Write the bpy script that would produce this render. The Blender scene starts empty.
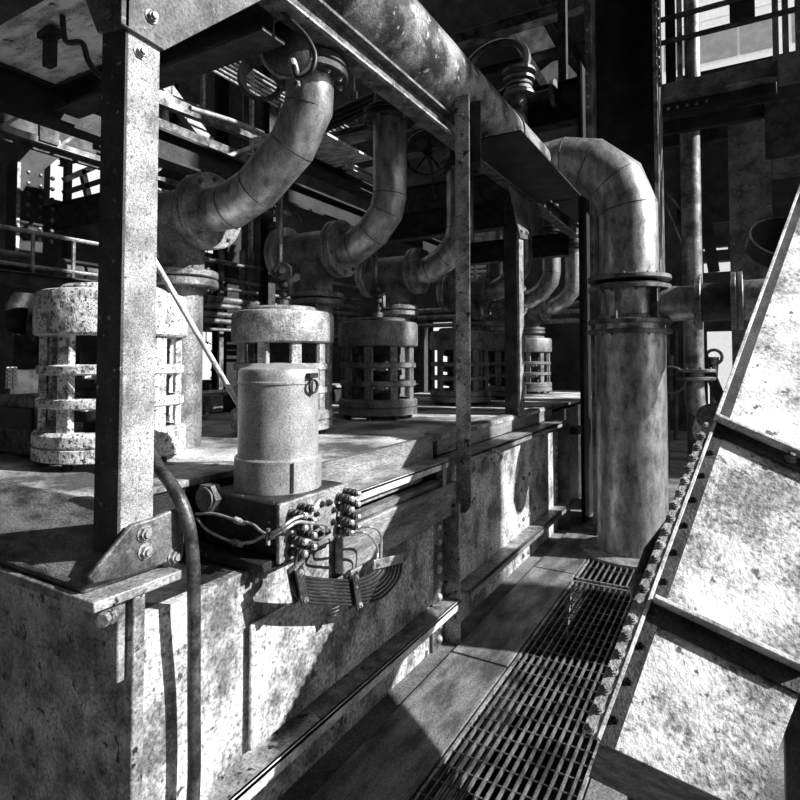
import bpy, math, random
from mathutils import Vector, Matrix

random.seed(7)
scene = bpy.context.scene
COL = scene.collection
PI = math.pi

# ------------------------------------------------------------------ camera
F, CX, CY, EYE = 574.0, 400.0, 340.0, 1.6
YAW, PITCH = math.atan(333 / 574), math.radians(2.0)
cam_d = bpy.data.cameras.new('camera')
cam = bpy.data.objects.new('camera', cam_d)
COL.objects.link(cam)
cam_d.sensor_width = 36.0
cam_d.lens = F / 800 * 36.0
cam_d.shift_y = (CY - 400) / 800
cam_d.clip_start = 0.02
cam.location = (0, 0, EYE)
cam.rotation_euler = (PI / 2 + PITCH, 0, YAW)
scene.camera = cam
CAM_R = cam.rotation_euler.to_matrix()

# ------------------------------------------------------------------ sky, sun, exposure
world = bpy.data.worlds.new('sky')
scene.world = world
world.use_nodes = True
bgn = world.node_tree.nodes['Background']
bgn.inputs[0].default_value = (0.93, 0.93, 0.93, 1)
bgn.inputs[1].default_value = 0.95
sun_d = bpy.data.lights.new('sun', 'SUN')
sun_d.energy = 8.0
sun_d.angle = math.radians(0.6)
sun = bpy.data.objects.new('sun', sun_d)
COL.objects.link(sun)
sun.location = (8, -1, 9)
SUN_DIR = Vector((0.82, 0.25, 0.52)).normalized()
sun.rotation_euler = SUN_DIR.to_track_quat('Z', 'Y').to_euler()
vs = scene.view_settings
vs.view_transform = 'Standard'
vs.look = 'None'
vs.exposure = 0.22
vs.gamma = 1.0
vs.use_curve_mapping = False


def pt(px, py, x=None, y=None, z=None, d=None):
    """point on the ray of a photo pixel, on the given world plane"""
    r = CAM_R @ Vector(((px - CX) / F, -(py - CY) / F, -1.0))
    o = Vector((0, 0, EYE))
    if x is not None:
        t = x / r.x
    elif y is not None:
        t = y / r.y
    elif z is not None:
        t = (z - EYE) / r.z
    else:
        t = d
    return o + r * t


# ------------------------------------------------------------------ materials
MATS = {}


def mat(name, dark, light, scale=5.0, lo=0.40, hi=0.62, rough=0.55, metal=0.0, bump=0.35,
        speck=0.0, speck_col=0.02, speck_scale=38.0, fine=90.0, fine_amt=0.35, stretch=(1, 1, 1), spec=0.5):
    m = bpy.data.materials.new(name)
    m.use_nodes = True
    nt = m.node_tree
    N, L = nt.nodes, nt.links
    b = N['Principled BSDF']
    geo = N.new('ShaderNodeNewGeometry')
    mp = N.new('ShaderNodeMapping')
    mp.inputs['Scale'].default_value = stretch
    L.new(geo.outputs['Position'], mp.inputs['Vector'])

    def noise(sc, det=8.0, ro=0.62):
        n = N.new('ShaderNodeTexNoise')
        n.inputs['Scale'].default_value = sc
        n.inputs['Detail'].default_value = det
        n.inputs['Roughness'].default_value = ro
        L.new(mp.outputs['Vector'], n.inputs['Vector'])
        return n
    n1 = noise(scale)
    r1 = N.new('ShaderNodeValToRGB')
    r1.color_ramp.elements[0].position = lo
    r1.color_ramp.elements[0].color = (dark, dark, dark, 1)
    r1.color_ramp.elements[1].position = hi
    r1.color_ramp.elements[1].color = (light, light, light, 1)
    L.new(n1.outputs['Fac'], r1.inputs['Fac'])
    n2 = noise(fine, 4.0, 0.7)
    mul = N.new('ShaderNodeMix')
    mul.data_type = 'RGBA'
    mul.blend_type = 'OVERLAY'
    mul.inputs['Factor'].default_value = fine_amt * 2 if fine_amt < .5 else 1.0
    bw = N.new('ShaderNodeMapRange')
    bw.inputs['From Min'].default_value = 0.3
    bw.inputs['From Max'].default_value = 0.7
    L.new(n2.outputs['Fac'], bw.inputs['Value'])
    L.new(r1.outputs['Color'], mul.inputs['A'])
    L.new(bw.outputs['Result'], mul.inputs['B'])
    out = mul.outputs['Result']
    if speck > 0:
        n3 = noise(speck_scale, 5.0, 0.6)
        r3 = N.new('ShaderNodeValToRGB')
        c = 0.66 - 0.22 * speck
        r3.color_ramp.elements[0].position = c
        r3.color_ramp.elements[0].color = (0, 0, 0, 1)
        r3.color_ramp.elements[1].position = c + 0.05
        r3.color_ramp.elements[1].color = (1, 1, 1, 1)
        L.new(n3.outputs['Fac'], r3.inputs['Fac'])
        mx = N.new('ShaderNodeMix')
        mx.data_type = 'RGBA'
        L.new(r3.outputs['Color'], mx.inputs['Factor'])
        L.new(out, mx.inputs['A'])
        mx.inputs['B'].default_value = (speck_col, speck_col, speck_col, 1)
        out = mx.outputs['Result']
    L.new(out, b.inputs['Base Color'])
    rr = N.new('ShaderNodeMapRange')
    rr.inputs['To Min'].default_value = min(1, rough + 0.18)
    rr.inputs['To Max'].default_value = max(0.05, rough - 0.12)
    L.new(n1.outputs['Fac'], rr.inputs['Value'])
    L.new(rr.outputs['Result'], b.inputs['Roughness'])
    b.inputs['Metallic'].default_value = metal
    b.inputs['Specular IOR Level'].default_value = spec
    if bump > 0:
        ad = N.new('ShaderNodeMath')
        ad.operation = 'ADD'
        L.new(n1.outputs['Fac'], ad.inputs[0])
        L.new(n2.outputs['Fac'], ad.inputs[1])
        bp = N.new('ShaderNodeBump')
        bp.inputs['Strength'].default_value = bump
        bp.inputs['Distance'].default_value = 0.012
        L.new(ad.outputs['Value'], bp.inputs['Height'])
        L.new(bp.outputs['Normal'], b.inputs['Normal'])
    MATS[name] = m
    return m


mat('dark_steel', 0.012, 0.06, 7, rough=0.45, metal=0.35)
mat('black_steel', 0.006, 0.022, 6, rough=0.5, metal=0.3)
mat('mid_steel', 0.05, 0.26, 6, rough=0.42, metal=0.45, fine_amt=0.3)
mat('worn_steel', 0.12, 0.45, 9, 0.36, 0.62, rough=0.45, metal=0.4, speck=0.25, speck_scale=26)
mat('pipe_steel', 0.13, 0.60, 9, 0.32, 0.68, rough=0.34, metal=0.68, bump=0.12, speck=0.1, speck_col=0.55, speck_scale=60, fine_amt=0.2, stretch=(1.6, 1.6, .7))
mat('manifold_steel', 0.03, 0.30, 4.5, 0.42, 0.6, rough=0.45, metal=0.4, bump=0.4, speck=0.3, speck_col=0.42, speck_scale=16)
mat('flaky_white', 0.22, 0.74, 16, 0.38, 0.52, rough=0.6, bump=0.6, speck=0.5, speck_col=0.08, speck_scale=60, fine_amt=0.45)
mat('worn_white', 0.16, 0.46, 10, 0.36, 0.6, rough=0.5, bump=0.4, speck=0.3, speck_col=0.06, speck_scale=60, metal=0.2)
mat('dull_cap', 0.06, 0.24, 8, 0.34, 0.6, rough=0.42, bump=0.4, speck=0.2, speck_col=0.04, speck_scale=70, metal=0.3)
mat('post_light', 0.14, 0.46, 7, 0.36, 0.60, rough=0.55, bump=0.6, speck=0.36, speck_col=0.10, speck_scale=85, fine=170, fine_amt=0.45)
mat('lid_plate', 0.07, 0.62, 1.7, 0.42, 0.60, rough=0.6, bump=0.4, speck=0.15, speck_col=0.05, speck_scale=9, fine=60)
mat('apron_plate', 0.05, 0.26, 7, 0.36, 0.66, rough=0.5, bump=0.6, metal=0.2, stretch=(1, 2.4, 2.4))
mat('tank_plate', 0.11, 0.54, 4.5, 0.40, 0.60, rough=0.6, bump=0.5, speck=0.2, speck_col=0.05, speck_scale=14, fine=55, fine_amt=0.45)
mat('lip_steel', 0.07, 0.34, 6, 0.36, 0.62, rough=0.5, metal=0.3, stretch=(1, 0.35, 2.0), bump=0.5)
mat('chute_plate', 0.24, 0.95, 3.2, 0.40, 0.60, rough=0.6, bump=0.55, speck=0.25, speck_col=0.10, speck_scale=20, fine=60, fine_amt=0.5)
mat('rib_steel', 0.04, 0.20, 14, rough=0.5, metal=0.3, bump=0.6)
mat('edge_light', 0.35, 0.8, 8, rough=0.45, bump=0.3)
mat('canister', 0.22, 0.50, 8, 0.3, 0.7, rough=0.38, metal=0.3, bump=0.08, speck=0.08, speck_col=0.08, speck_scale=60, fine=160, fine_amt=0.3)
mat('box_black', 0.008, 0.05, 9, 0.4, 0.7, rough=0.5, metal=0.2, bump=0.7, speck=0.05, speck_col=0.3)
mat('bright_metal', 0.45, 0.75, 20, rough=0.3, metal=0.7, bump=0.1)
mat('brass_tip', 0.4, 0.7, 30, rough=0.3, metal=0.6, bump=0.05)
mat('rubber', 0.012, 0.03, 12, rough=0.4, bump=0.15)
mat('hose', 0.02, 0.09, 14, rough=0.32, bump=0.25, metal=0.2)
mat('concrete', 0.06, 0.22, 2.2, rough=0.8, bump=0.5)
mat('floor_plate', 0.08, 0.34, 5, 0.38, 0.64, rough=0.45, metal=0.3, bump=0.4, stretch=(2, 0.6, 1))
mat('deck_underside', 0.40, 0.95, 9, 0.40, 0.58, rough=0.7, bump=0.9, speck=0.2, speck_col=0.04, speck_scale=12, stretch=(0.5, 1.6, 1))
mat('wall_dark', 0.01, 0.045, 1.4, rough=0.8, bump=0.3)
mat('rust_shaded', 0.012, 0.05, 8, rough=0.6, bump=0.5, speck=0.12, speck_col=0.5, speck_scale=24)  # flaked rust, darkened to carry the shade of the post front
mat('white_paint', 0.85, 0.95, 6, rough=0.5, bump=0.1, fine_amt=0.1)
mat('grey_panel', 0.26, 0.34, 2, rough=0.5, bump=0.05, fine_amt=0.1)
mat('riveted', 0.03, 0.14, 6, 0.36, 0.66, rough=0.5, metal=0.25, bump=0.5, speck=0.1, speck_col=0.3)
mat('tarp', 0.30, 0.85, 4, rough=0.7, bump=0.5)
m = bpy.data.materials.new('lamp_glow')
m.use_nodes = True
m.node_tree.nodes['Principled BSDF'].inputs['Emission Color'].default_value = (1, 1, 1, 1)
m.node_tree.nodes['Principled BSDF'].inputs['Emission Strength'].default_value = 40
MATS['lamp_glow'] = m


# ------------------------------------------------------------------ mesh builder
def V(*a):
    return Vector(a)


def frame(axis):
    a = Vector(axis).normalized()
    ref = V(0, 0, 1) if abs(a.z) < 0.9 else V(0, 1, 0)
    u = ref.cross(a).normalized()
    v = a.cross(u).normalized()
    return a, u, v


class MB:
    def __init__(s):
        s.v = []
        s.f = []

    def add(s, vs_, fs_):
        o = len(s.v)
        s.v += [Vector(p) for p in vs_]
        s.f += [tuple(i + o for i in f) for f in fs_]
        return s

    def hexa(s, p):
        """p: 8 points, bottom loop 0-3, top loop 4-7"""
        return s.add(p, [(3, 2, 1, 0), (4, 5, 6, 7), (0, 1, 5, 4), (1, 2, 6, 5), (2, 3, 7, 6), (3, 0, 4, 7)])

    def box(s, x0, x1, y0, y1, z0, z1):
        return s.hexa([V(x0, y0, z0), V(x1, y0, z0), V(x1, y1, z0), V(x0, y1, z0),
                       V(x0, y0, z1), V(x1, y0, z1), V(x1, y1, z1), V(x0, y1, z1)])

    def bar(s, p0, p1, w, h, up=(0, 0, 1), off=(0, 0)):
        """rectangular bar from p0 to p1; w across, h along up; off shifts the section"""
        p0, p1 = Vector(p0), Vector(p1)
        a = (p1 - p0).normalized()
        up = Vector(up)
        if abs(a.dot(up)) > 0.98:
            up = V(0, 1, 0)
        side = a.cross(up).normalized()
        upn = side.cross(a).normalized()
        c = side * off[0] + upn * off[1]
        q = []
        for p in (p0, p1):
            q += [p + c - side * w / 2 - upn * h / 2, p + c + side * w / 2 - upn * h / 2,
                  p + c + side * w / 2 + upn * h / 2, p + c - side * w / 2 + upn * h / 2]
        return s.hexa(q)

    def ibeam(s, p0, p1, h=0.2, w=0.12, tf=0.014, tw=0.012, up=(0, 0, 1)):
        s.bar(p0, p1, tw, h - 2 * tf, up)
        s.bar(p0, p1, w, tf, up, (0, h / 2 - tf / 2))
        return s.bar(p0, p1, w, tf, up, (0, -h / 2 + tf / 2))

    def angle(s, p0, p1, w=0.08, h=0.08, t=0.01, up=(0, 0, 1), sx=1):
        s.bar(p0, p1, w, t, up, (sx * w / 2, 0))
        return s.bar(p0, p1, t, h, up, (sx * t / 2, h / 2 * (1 if t > 0 else -1)))

    def tube(s, path, r, n=16, caps=True, rs=None):
        path = [Vector(p) for p in path]
        k = len(path)
        T = [(path[i + 1] - path[i]).normalized() for i in range(k - 1)]
        a, u, v = frame(T[0])
        o = len(s.v)
        for i in range(k):
            ti = T[max(0, i - 1)]
            to = T[min(k - 2, i)]
            m_ = (ti + to)
            m_ = m_.normalized() if m_.length > 1e-6 else ti
            rad = rs[i] if rs else r
            den = ti.dot(m_)
            for j in range(n):
                an = 2 * PI * j / n
                off = (u * math.cos(an) + v * math.sin(an)) * rad
                off = off - ti * (off.dot(m_) / (den if abs(den) > .2 else .2))
                s.v.append(path[i] + off)
            q = ti.rotation_difference(to)
            u = q @ u
            v = q @ v
        for i in range(k - 1):
            for j in range(n):
                j2 = (j + 1) % n
                s.f.append((o + i * n + j, o + i * n + j2, o + (i + 1) * n + j2, o + (i + 1) * n + j))
        if caps:
            s.f.append(tuple(o + j for j in reversed(range(n))))
            s.f.append(tuple(o + (k - 1) * n + j for j in range(n)))
        return s

    def cyl(s, p0, p1, r, r1=None, n=24):
        return s.tube([p0, p1], r, n, True, [r, r if r1 is None else r1])

    def lathe(s, prof, org, axis=(0, 0, 1), n=40, closed=False):
        a, u, v = frame(axis)
        org = Vector(org)
        o = len(s.v)
        for (r, h) in prof:
            for j in range(n):
                an = 2 * PI * j / n
                s.v.append(org + a * h + (u * math.cos(an) + v * math.sin(an)) * r)
        k = len(prof)
        rng = range(k) if closed else range(k - 1)
        for i in rng:
            i2 = (i + 1) % k
            for j in range(n):
                j2 = (j + 1) % n
                s.f.append((o + i * n + j, o + i * n + j2, o + i2 * n + j2, o + i2 * n + j))
        if not closed:
            s.f.append(tuple(o + j for j in reversed(range(n))))
            s.f.append(tuple(o + (k - 1) * n + j for j in range(n)))
        return s

    def torus(s, org, axis, R, r, n=40, m_=10):
        return s.lathe([(R + r * math.cos(2 * PI * i / m_), r * math.sin(2 * PI * i / m_)) for i in range(m_)],
                       org, axis, n, closed=True)

    def prism(s, poly, off):
        poly = [Vector(p) for p in poly]
        off = Vector(off)
        n = len(poly)
        vs_ = poly + [p + off for p in poly]
        fs_ = [tuple(reversed(range(n))), tuple(range(n, 2 * n))]
        fs_ += [(i, (i + 1) % n, n + (i + 1) % n, n + i) for i in range(n)]
        return s.add(vs_, fs_)

    def rivet(s, c, nrm, r=0.012, n=8):
        a = Vector(nrm).normalized()
        return s.lathe([(r, -r * .3), (r, 0), (r * .8, r * .45), (r * .35, r * .72)], c, a, n)

    def bolt(s, c, nrm, r=0.014, h=0.014, shank=0.6):
        a = Vector(nrm).normalized()
        c = Vector(c)
        s.cyl(c - a * .002, c + a * .004, r * 1.35, n=14)
        s.cyl(c, c + a * h, r, n=6)
        return s.cyl(c + a * h, c + a * (h * 1.5), r * shank, n=10)

    def build(s, name, mname, parent=None, loc=None, bevel=0.0, smooth=38):
        me = bpy.data.meshes.new(name)
        base = WORLD[parent.name] if parent is not None else (Vector(loc) if loc is not None else s.base())
        me.from_pydata([tuple(p - base) for p in s.v], [], s.f)
        import bmesh as _bm
        b = _bm.new()
        b.from_mesh(me)
        _bm.ops.recalc_face_normals(b, faces=b.faces)
        b.to_mesh(me)
        b.free()
        me.shade_smooth()
        me.set_sharp_from_angle(angle=math.radians(smooth))
        me.materials.append(MATS[mname])
        o = bpy.data.objects.new(name, me)
        COL.objects.link(o)
        if parent is not None:
            o.parent = parent
        else:
            o.location = base
        WORLD[o.name] = base.copy()
        if bevel > 0:
            md = o.modifiers.new('bevel', 'BEVEL')
            md.width = bevel
            md.segments = 2
            md.limit_method = 'ANGLE'
            md.angle_limit = math.radians(40)
        return o

    def base(s):
        xs = [p.x for p in s.v]
        ys = [p.y for p in s.v]
        zs = [p.z for p in s.v]
        return V((min(xs) + max(xs)) / 2, (min(ys) + max(ys)) / 2, min(zs))


WORLD = {}


def tag(o, label, cat, group=None):
    o['label'] = label
    o['category'] = cat
    if group:
        o['group'] = group
    return o


def thing(name, label, cat, loc, group=None):
    o = bpy.data.objects.new(name, None)
    COL.objects.link(o)
    o.location = loc
    o.empty_display_size = 0.1
    WORLD[o.name] = Vector(loc)
    return tag(o, label, cat, group)


def struct(o):
    o['kind'] = 'structure'
    return o


def stuff(o):
    o['kind'] = 'stuff'
    return o


def copy_tree(o, parent=None, shift=None, label=None):
    c = o.copy()
    COL.objects.link(c)
    if parent is not None:
        c.parent = parent
    if shift is not None:
        c.location = o.location + Vector(shift)
    if label:
        c['label'] = label
    for ch in list(o.children):
        copy_tree(ch, c)
    return c


def smooth_path(pts, n=6):
    P = [Vector(p) for p in pts]
    P = [P[0] * 2 - P[1]] + P + [P[-1] * 2 - P[-2]]
    out = []
    for i in range(1, len(P) - 2):
        for k in range(n):
            t = k / n
            p0, p1, p2, p3 = P[i - 1], P[i], P[i + 1], P[i + 2]
            out.append(0.5 * ((2 * p1) + (p2 - p0) * t + (2 * p0 - 5 * p1 + 4 * p2 - p3) * t * t
                              + (3 * p1 - p0 - 3 * p2 + p3) * t ** 3))
    out.append(P[-2])
    return out


FLOOR = -0.17

# ================================================================== the hall
def wall_mesh(axis, pos, th, u0, u1, z0, z1, opens):
    us = sorted(set([u0, u1] + [a for o in opens for a in o[:2]]))
    zs = sorted(set([z0, z1] + [a for o in opens for a in o[2:]]))
    b = MB()
    for i in range(len(us) - 1):
        run = None
        for k in range(len(zs) - 1):
            cu, cz = (us[i] + us[i + 1]) / 2, (zs[k] + zs[k + 1]) / 2
            if any(o[0] < cu < o[1] and o[2] < cz < o[3] for o in opens):
                continue
            if axis == 'x':
                b.box(pos, pos + th, us[i], us[i + 1], zs[k], zs[k + 1])
            else:
                b.box(us[i], us[i + 1], pos, pos + th, zs[k], zs[k + 1])
    return b


ROOF = 14.5
# floor with the pit under the gratings
GX0, GX1, GY0, GY1 = -1.15, -0.55, 1.2, 5.45
b = MB()
for (x0, x1, y0, y1) in ((-16, GX0, -6, 16), (GX1, 7, -6, 16), (GX0, GX1, -6, GY0), (GX0, GX1, GY1, 16)):
    b.box(x0, x1, y0, y1, FLOOR - 0.3, FLOOR)
floor = struct(b.build('floor', 'concrete', loc=(0, 0, FLOOR)))

b = MB().box(GX0 - .06, GX1 + .06, GY0 - .06, GY1 + .06, FLOOR - .66, FLOOR - .6)
for (x0, x1, y0, y1) in ((GX0 - .06, GX0 - .001, GY0 - .06, GY1 + .06), (GX1 + .001, GX1 + .06, GY0 - .06, GY1 + .06), (GX0, GX1, GY0 - .06, GY0 - .001), (GX0, GX1, GY1 + .001, GY1 + .06)):
    b.box(x0, x1, y0, y1, FLOOR - .6, FLOOR - .3)
struct(b.build('floor_pit', 'black_steel'))
# far wall: doorway and slots of daylight, tall window at the upper right
def wy(px, Y=16.0):
    return pt(px, 300, y=Y).x


def wz(px, py, Y=16.0):
    return pt(px, py, y=Y).z


opens = [(wy(706), wy(733), FLOOR, wz(720, 331)),
         (wy(704), wy(731), wz(718, 272), wz(718, 261)),
         (wy(704), wy(729), wz(718, 250), wz(718, 246)),
         (wy(703), wy(733), wz(718, 302), wz(718, 289)),
         (wy(640), wy(900), wz(700, 82), 11.7),
         (wy(541), wy(586), 8.3, 11.0),
         (wy(424), wy(452), wz(440, 400), wz(440, 322))]
struct(wall_mesh('y', 16.0, 0.3, -16.3, 7.3, FLOOR, ROOF, opens).build('wall_far', 'wall_dark'))
# left wall: rows of window openings high up and a lower strip
lopens = [(8.6, 10.7, 6.0, 8.2), (11.1, 13.0, 5.4, 8.2), (13.4, 15.2, 5.4, 7.4), (12.9, 15.9, .9, 2.6), (-3.0, -1.0, 2.0, 5.5)]
struct(wall_mesh('x', -16.3, 0.3, -6, 16, FLOOR, ROOF, lopens).build('wall_left', 'wall_dark'))
# right wall: out of view, bays and pier placed to shape sun and shade
ropens = [(-0.5, 6.05, 0.4, 14.2), (7.05, 12.0, 1.0, 14.2)]
struct(wall_mesh('x', 7.0, 0.3, -6, 16, FLOOR, ROOF, ropens).build('wall_right', 'wall_dark'))
struct(wall_mesh('y', -6.3, 0.3, -16.3, 7.3, FLOOR, ROOF, [(-9.0, -7.5, 1.5, 4.0)]).build('wall_rear', 'wall_dark'))
# roof, out of view, with open slots added to light the background
b = MB()
for (x0, x1, y0, y1) in ((-16.3, 7.3, -6.3, 4.0), (-16.3, -14, 4.0, 14), (-4.5, 7.3, 4.0, 14), (-16.3, 7.3, 14, 16.3),
                         (-14, -4.5, 6.2, 6.6), (-14, -4.5, 8.8, 9.2), (-14, -4.5, 11.4, 11.8), (-9.6, -9.2, 4, 14)):
    b.box(x0, x1, y0, y1, ROOF, ROOF + 0.15)
struct(b.build('ceiling', 'wall_dark'))

# building across the yard, seen through the tall opening
t = thing('neighbour_building', 'white tiled building with grey panels seen through the upper right opening', 'building',
          (5, 40, FLOOR))
MB().box(-9, 34, 40, 42, FLOOR, 34).build('facade', 'white_paint', t)
YF = 40.0
def fx(px):
    return pt(px, 40, y=YF).x


def fz(py, px=700):
    return pt(px, py, y=YF).z
for (a, c) in ((664, 690), (700, 737), (740, 772), (792, 840)):
    MB().box(fx(a), fx(c), 39.85, 40.0, fz(64), fz(36)).build('grey_panel', 'grey_panel', t)
MB().box(fx(660), fx(850), 39.7, 40.0, fz(34), fz(31)).build('ledge', 'white_paint', t)
for z0 in (fz(24), fz(14), fz(4), fz(-8)):
    for k in range(8):
        x0 = fx(664) + k * 2.0
        MB().box(x0 + .04, x0 + 1.96, 39.9, 40.0, z0 - .55, z0).build('tile', 'white_paint', t)

# ================================================================== the tank
LID = 1.10
tank = thing('steel_tank', 'long riveted steel tank with flat lid carrying the caged valves', 'tank', (-2.6, 3.6, FLOOR))
XL = -4.2
# lid plate
MB().prism([V(XL, 1.25, LID - .03), V(-1.98, 1.25, LID - .03), V(-1.98, 2.14, LID - .03), V(-1.69, 2.14, LID - .03), V(-1.69, 9.6, LID - .03), V(XL, 9.6, LID - .03)], (0, 0, .03)).build('lid', 'lid_plate', tank, bevel=0.004)
MB().box(-2.02, -1.66, 1.2, 2.14, .76, .795).build('shelf', 'dark_steel', tank)
MB().box(-2.03, -1.995, 1.25, 2.14, .79, LID - .03).build('shelf_back', 'black_steel', tank)
MB().box(XL, -2.05, 1.35, 9.5, FLOOR, LID - 0.05).build('core', 'dark_steel', tank)
# front: sloped apron and tee rim
ap = MB().hexa([V(XL, .975, .935), V(-1.6, .975, .935), V(-1.6, 1.25, .935), V(XL, 1.25, .935),
                V(XL, .985, .965), V(-1.6, .985, .965), V(-1.66, 1.25, LID + .004), V(XL, 1.25, LID + .004)])
ap.build('apron', 'apron_plate', tank, bevel=0.012)
rim = MB().box(XL, -1.525, .96, 1.25, .905, .935)
rim.build('tee_flange', 'worn_steel', tank, bevel=0.004)
MB().box(XL, -1.53, 1.085, 1.125, FLOOR, .905).build('tee_stem', 'worn_steel', tank, bevel=0.006)
MB().box(XL, -1.56, 1.055, 1.085, .66, .905).build('tee_stem', 'worn_steel', tank, bevel=0.006)
MB().box(XL, -1.62, 1.13, 1.16, FLOOR, .9).build('front_panel', 'tank_plate', tank)
bm_ = MB()
cb = V(-1.565, 1.052, .872)
bm_.cyl(cb, cb + V(.015, -.035, 0), .026, n=6)
bm_.cyl(cb + V(.015, -.035, 0), cb + V(.02, -.045, 0), .022, n=16)
bm_.cyl(cb + V(.02, -.045, 0), cb + V(.028, -.062, 0), .020, n=6)
bm_.build('clamp_bolt', 'worn_steel', tank)
# near section of the long side
MB().box(-1.72, -1.68, 2.14, 3.32, .965, LID + .012).build('curb', 'lip_steel', tank, bevel=0.004)
MB().box(-1.70, -1.56, 2.16, 3.30, .955, .972).build('ledge_angle', 'worn_steel', tank, bevel=0.003)
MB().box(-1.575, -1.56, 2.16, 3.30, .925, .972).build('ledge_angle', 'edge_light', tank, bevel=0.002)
MB().bar(V(-1.64, 2.16, .90), V(-1.64, 3.05, .90), .05, .045).build('rail_bar', 'lip_steel', tank, bevel=0.004)
MB().bar(V(-1.60, 2.16, .845), V(-1.60, 3.2, .845), .06, .03).build('rail_bar', 'lip_steel', tank, bevel=0.004)
MB().box(-1.58, -1.55, 3.2, 3.24, .82, .96).build('rail_lug', 'worn_steel', tank, bevel=0.003)
MB().box(-1.60, -1.55, 2.16, 3.40, .62, .825).build('lip_plate', 'lip_steel', tank, bevel=0.008)
MB().box(-1.66, -1.62, 1.16, 3.30, FLOOR, .795).build('side_panel', 'tank_plate', tank)
MB().box(-1.60, -1.585, 1.62, 3.14, .135, .60).build('side_plate', 'tank_plate', tank, bevel=0.006)
# ledge along the foot, both sections
MB().box(-1.64, -1.50, 1.3, 3.36, .085, .105).build('foot_ledge', 'worn_steel', tank, bevel=0.003)
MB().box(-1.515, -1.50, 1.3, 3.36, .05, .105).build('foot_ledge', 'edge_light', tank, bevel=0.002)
MB().box(-1.64, -1.50, 3.5, 6.10, .085, .105).build('foot_ledge', 'worn_steel', tank, bevel=0.003)
MB().box(-1.515, -1.50, 3.5, 6.10, .05, .105).build('foot_ledge', 'lip_steel', tank, bevel=0.002)
# seam post with rivets between the sections
MB().box(-1.62, -1.60, 3.15, 3.32, FLOOR, .62).build('seam_strip', 'rib_steel', tank)
MB().box(-1.62, -1.50, 3.32, 3.345, FLOOR, .70).build('seam_angle', 'worn_steel', tank, bevel=0.003)
for k in range(9):
    z = .56 - k * .085
    MB().lathe([(.026, -.004), (.026, .002), (.021, .014), (.010, .022)], V(-1.60, 3.235, z), (1, 0, 0), 14).build('rivet', 'worn_steel', tank)
# far section
MB().box(-1.68, -1.62, 3.36, 6.12, FLOOR, .96).build('side_panel', 'tank_plate', tank, bevel=0.003)
MB().box(-1.80, -1.70, 3.42, 6.2, .97, LID + .012).build('curb', 'lip_steel', tank, bevel=0.004)
MB().box(-1.70, -1.53, 3.42, 6.15, .945, .965).build('ledge_angle', 'worn_steel', tank, bevel=0.003)
MB().box(-1.545, -1.53, 3.42, 6.15, .915, .965).build('ledge_angle', 'lip_steel', tank, bevel=0.002)
MB().box(-1.64, -1.50, 6.10, 6.14, FLOOR, .94).build('seam_angle', 'riveted', tank, bevel=0.004)
MB().box(-1.84, -1.74, 6.14, 9.5, FLOOR, 1.02).build('side_panel', 'dark_steel', tank)
MB().box(-1.9, -1.45, 6.3, 6.5, .80, .88).build('step', 'dark_steel', tank)
bb = MB()
for (px, py) in ((524, 436), (528, 433), (523, 478), (529, 474), (523, 519), (529, 514), (534, 508), (545, 499), (523, 556), (528, 552)):
    bb.rivet(pt(px, py, x=-1.62), (1, 0, 0), .022)
for k in range(14):
    bb.rivet(V(-1.62, 6.05, .86 - k * .07), (1, 0, 0), .018)
stuff(bb.build('rivets', 'rib_steel', tank))
# small hook on the far ledge
MB().tube(smooth_path([V(-1.53, 3.95, .95), V(-1.50, 4.0, .93), V(-1.49, 4.06, .89), V(-1.50, 4.02, .855), V(-1.53, 3.96, .88)]), .012, 8).build('hook', 'worn_steel', tank)

# ================================================================== frame over the tank
frame_t = thing('overhead_frame', 'heavy dark steel beam frame carried by the posts over the tank', 'frame', (-1.6, 3, 3.1))
b = MB().ibeam(V(-1.66, 0.2, 3.18), V(-1.66, 7.2, 3.18), .14, .12, .016, .014)
b.build('side_beam', 'rib_steel', frame_t)
MB().box(-1.615, -1.59, .2, 7.2, 3.105, 3.118).build('lit_flange', 'worn_steel', frame_t, bevel=0.002)  # paler steel paints in the light along the lower flange
for (y0, zz, h) in ((1.86, 3.09, .15), (5.3, 3.02, .28), (7.1, 3.02, .28)):
    MB().ibeam(V(-1.72, y0, zz), V(-3.3, y0, zz), h, .14, .018, .014).build('cross_beam', 'dark_steel', frame_t)
MB().ibeam(V(-1.72, 1.14, 3.09), V(-3.3, 1.14, 3.09), .15, .14, .018, .014).build('cross_beam', 'dark_steel', frame_t)
MB().ibeam(V(-3.37, 0.4, 3.06), V(-3.37, 7.2, 3.06), .21, .14, .018, .014).build('rear_beam', 'black_steel', frame_t)

deck = MB().box(-3.44, -1.99, .5, 1.93, 3.168, 3.20)
tag(deck.build('deck_plate', 'deck_underside'), 'rough light deck plate between the beams at the top left', 'deck plate')

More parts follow.
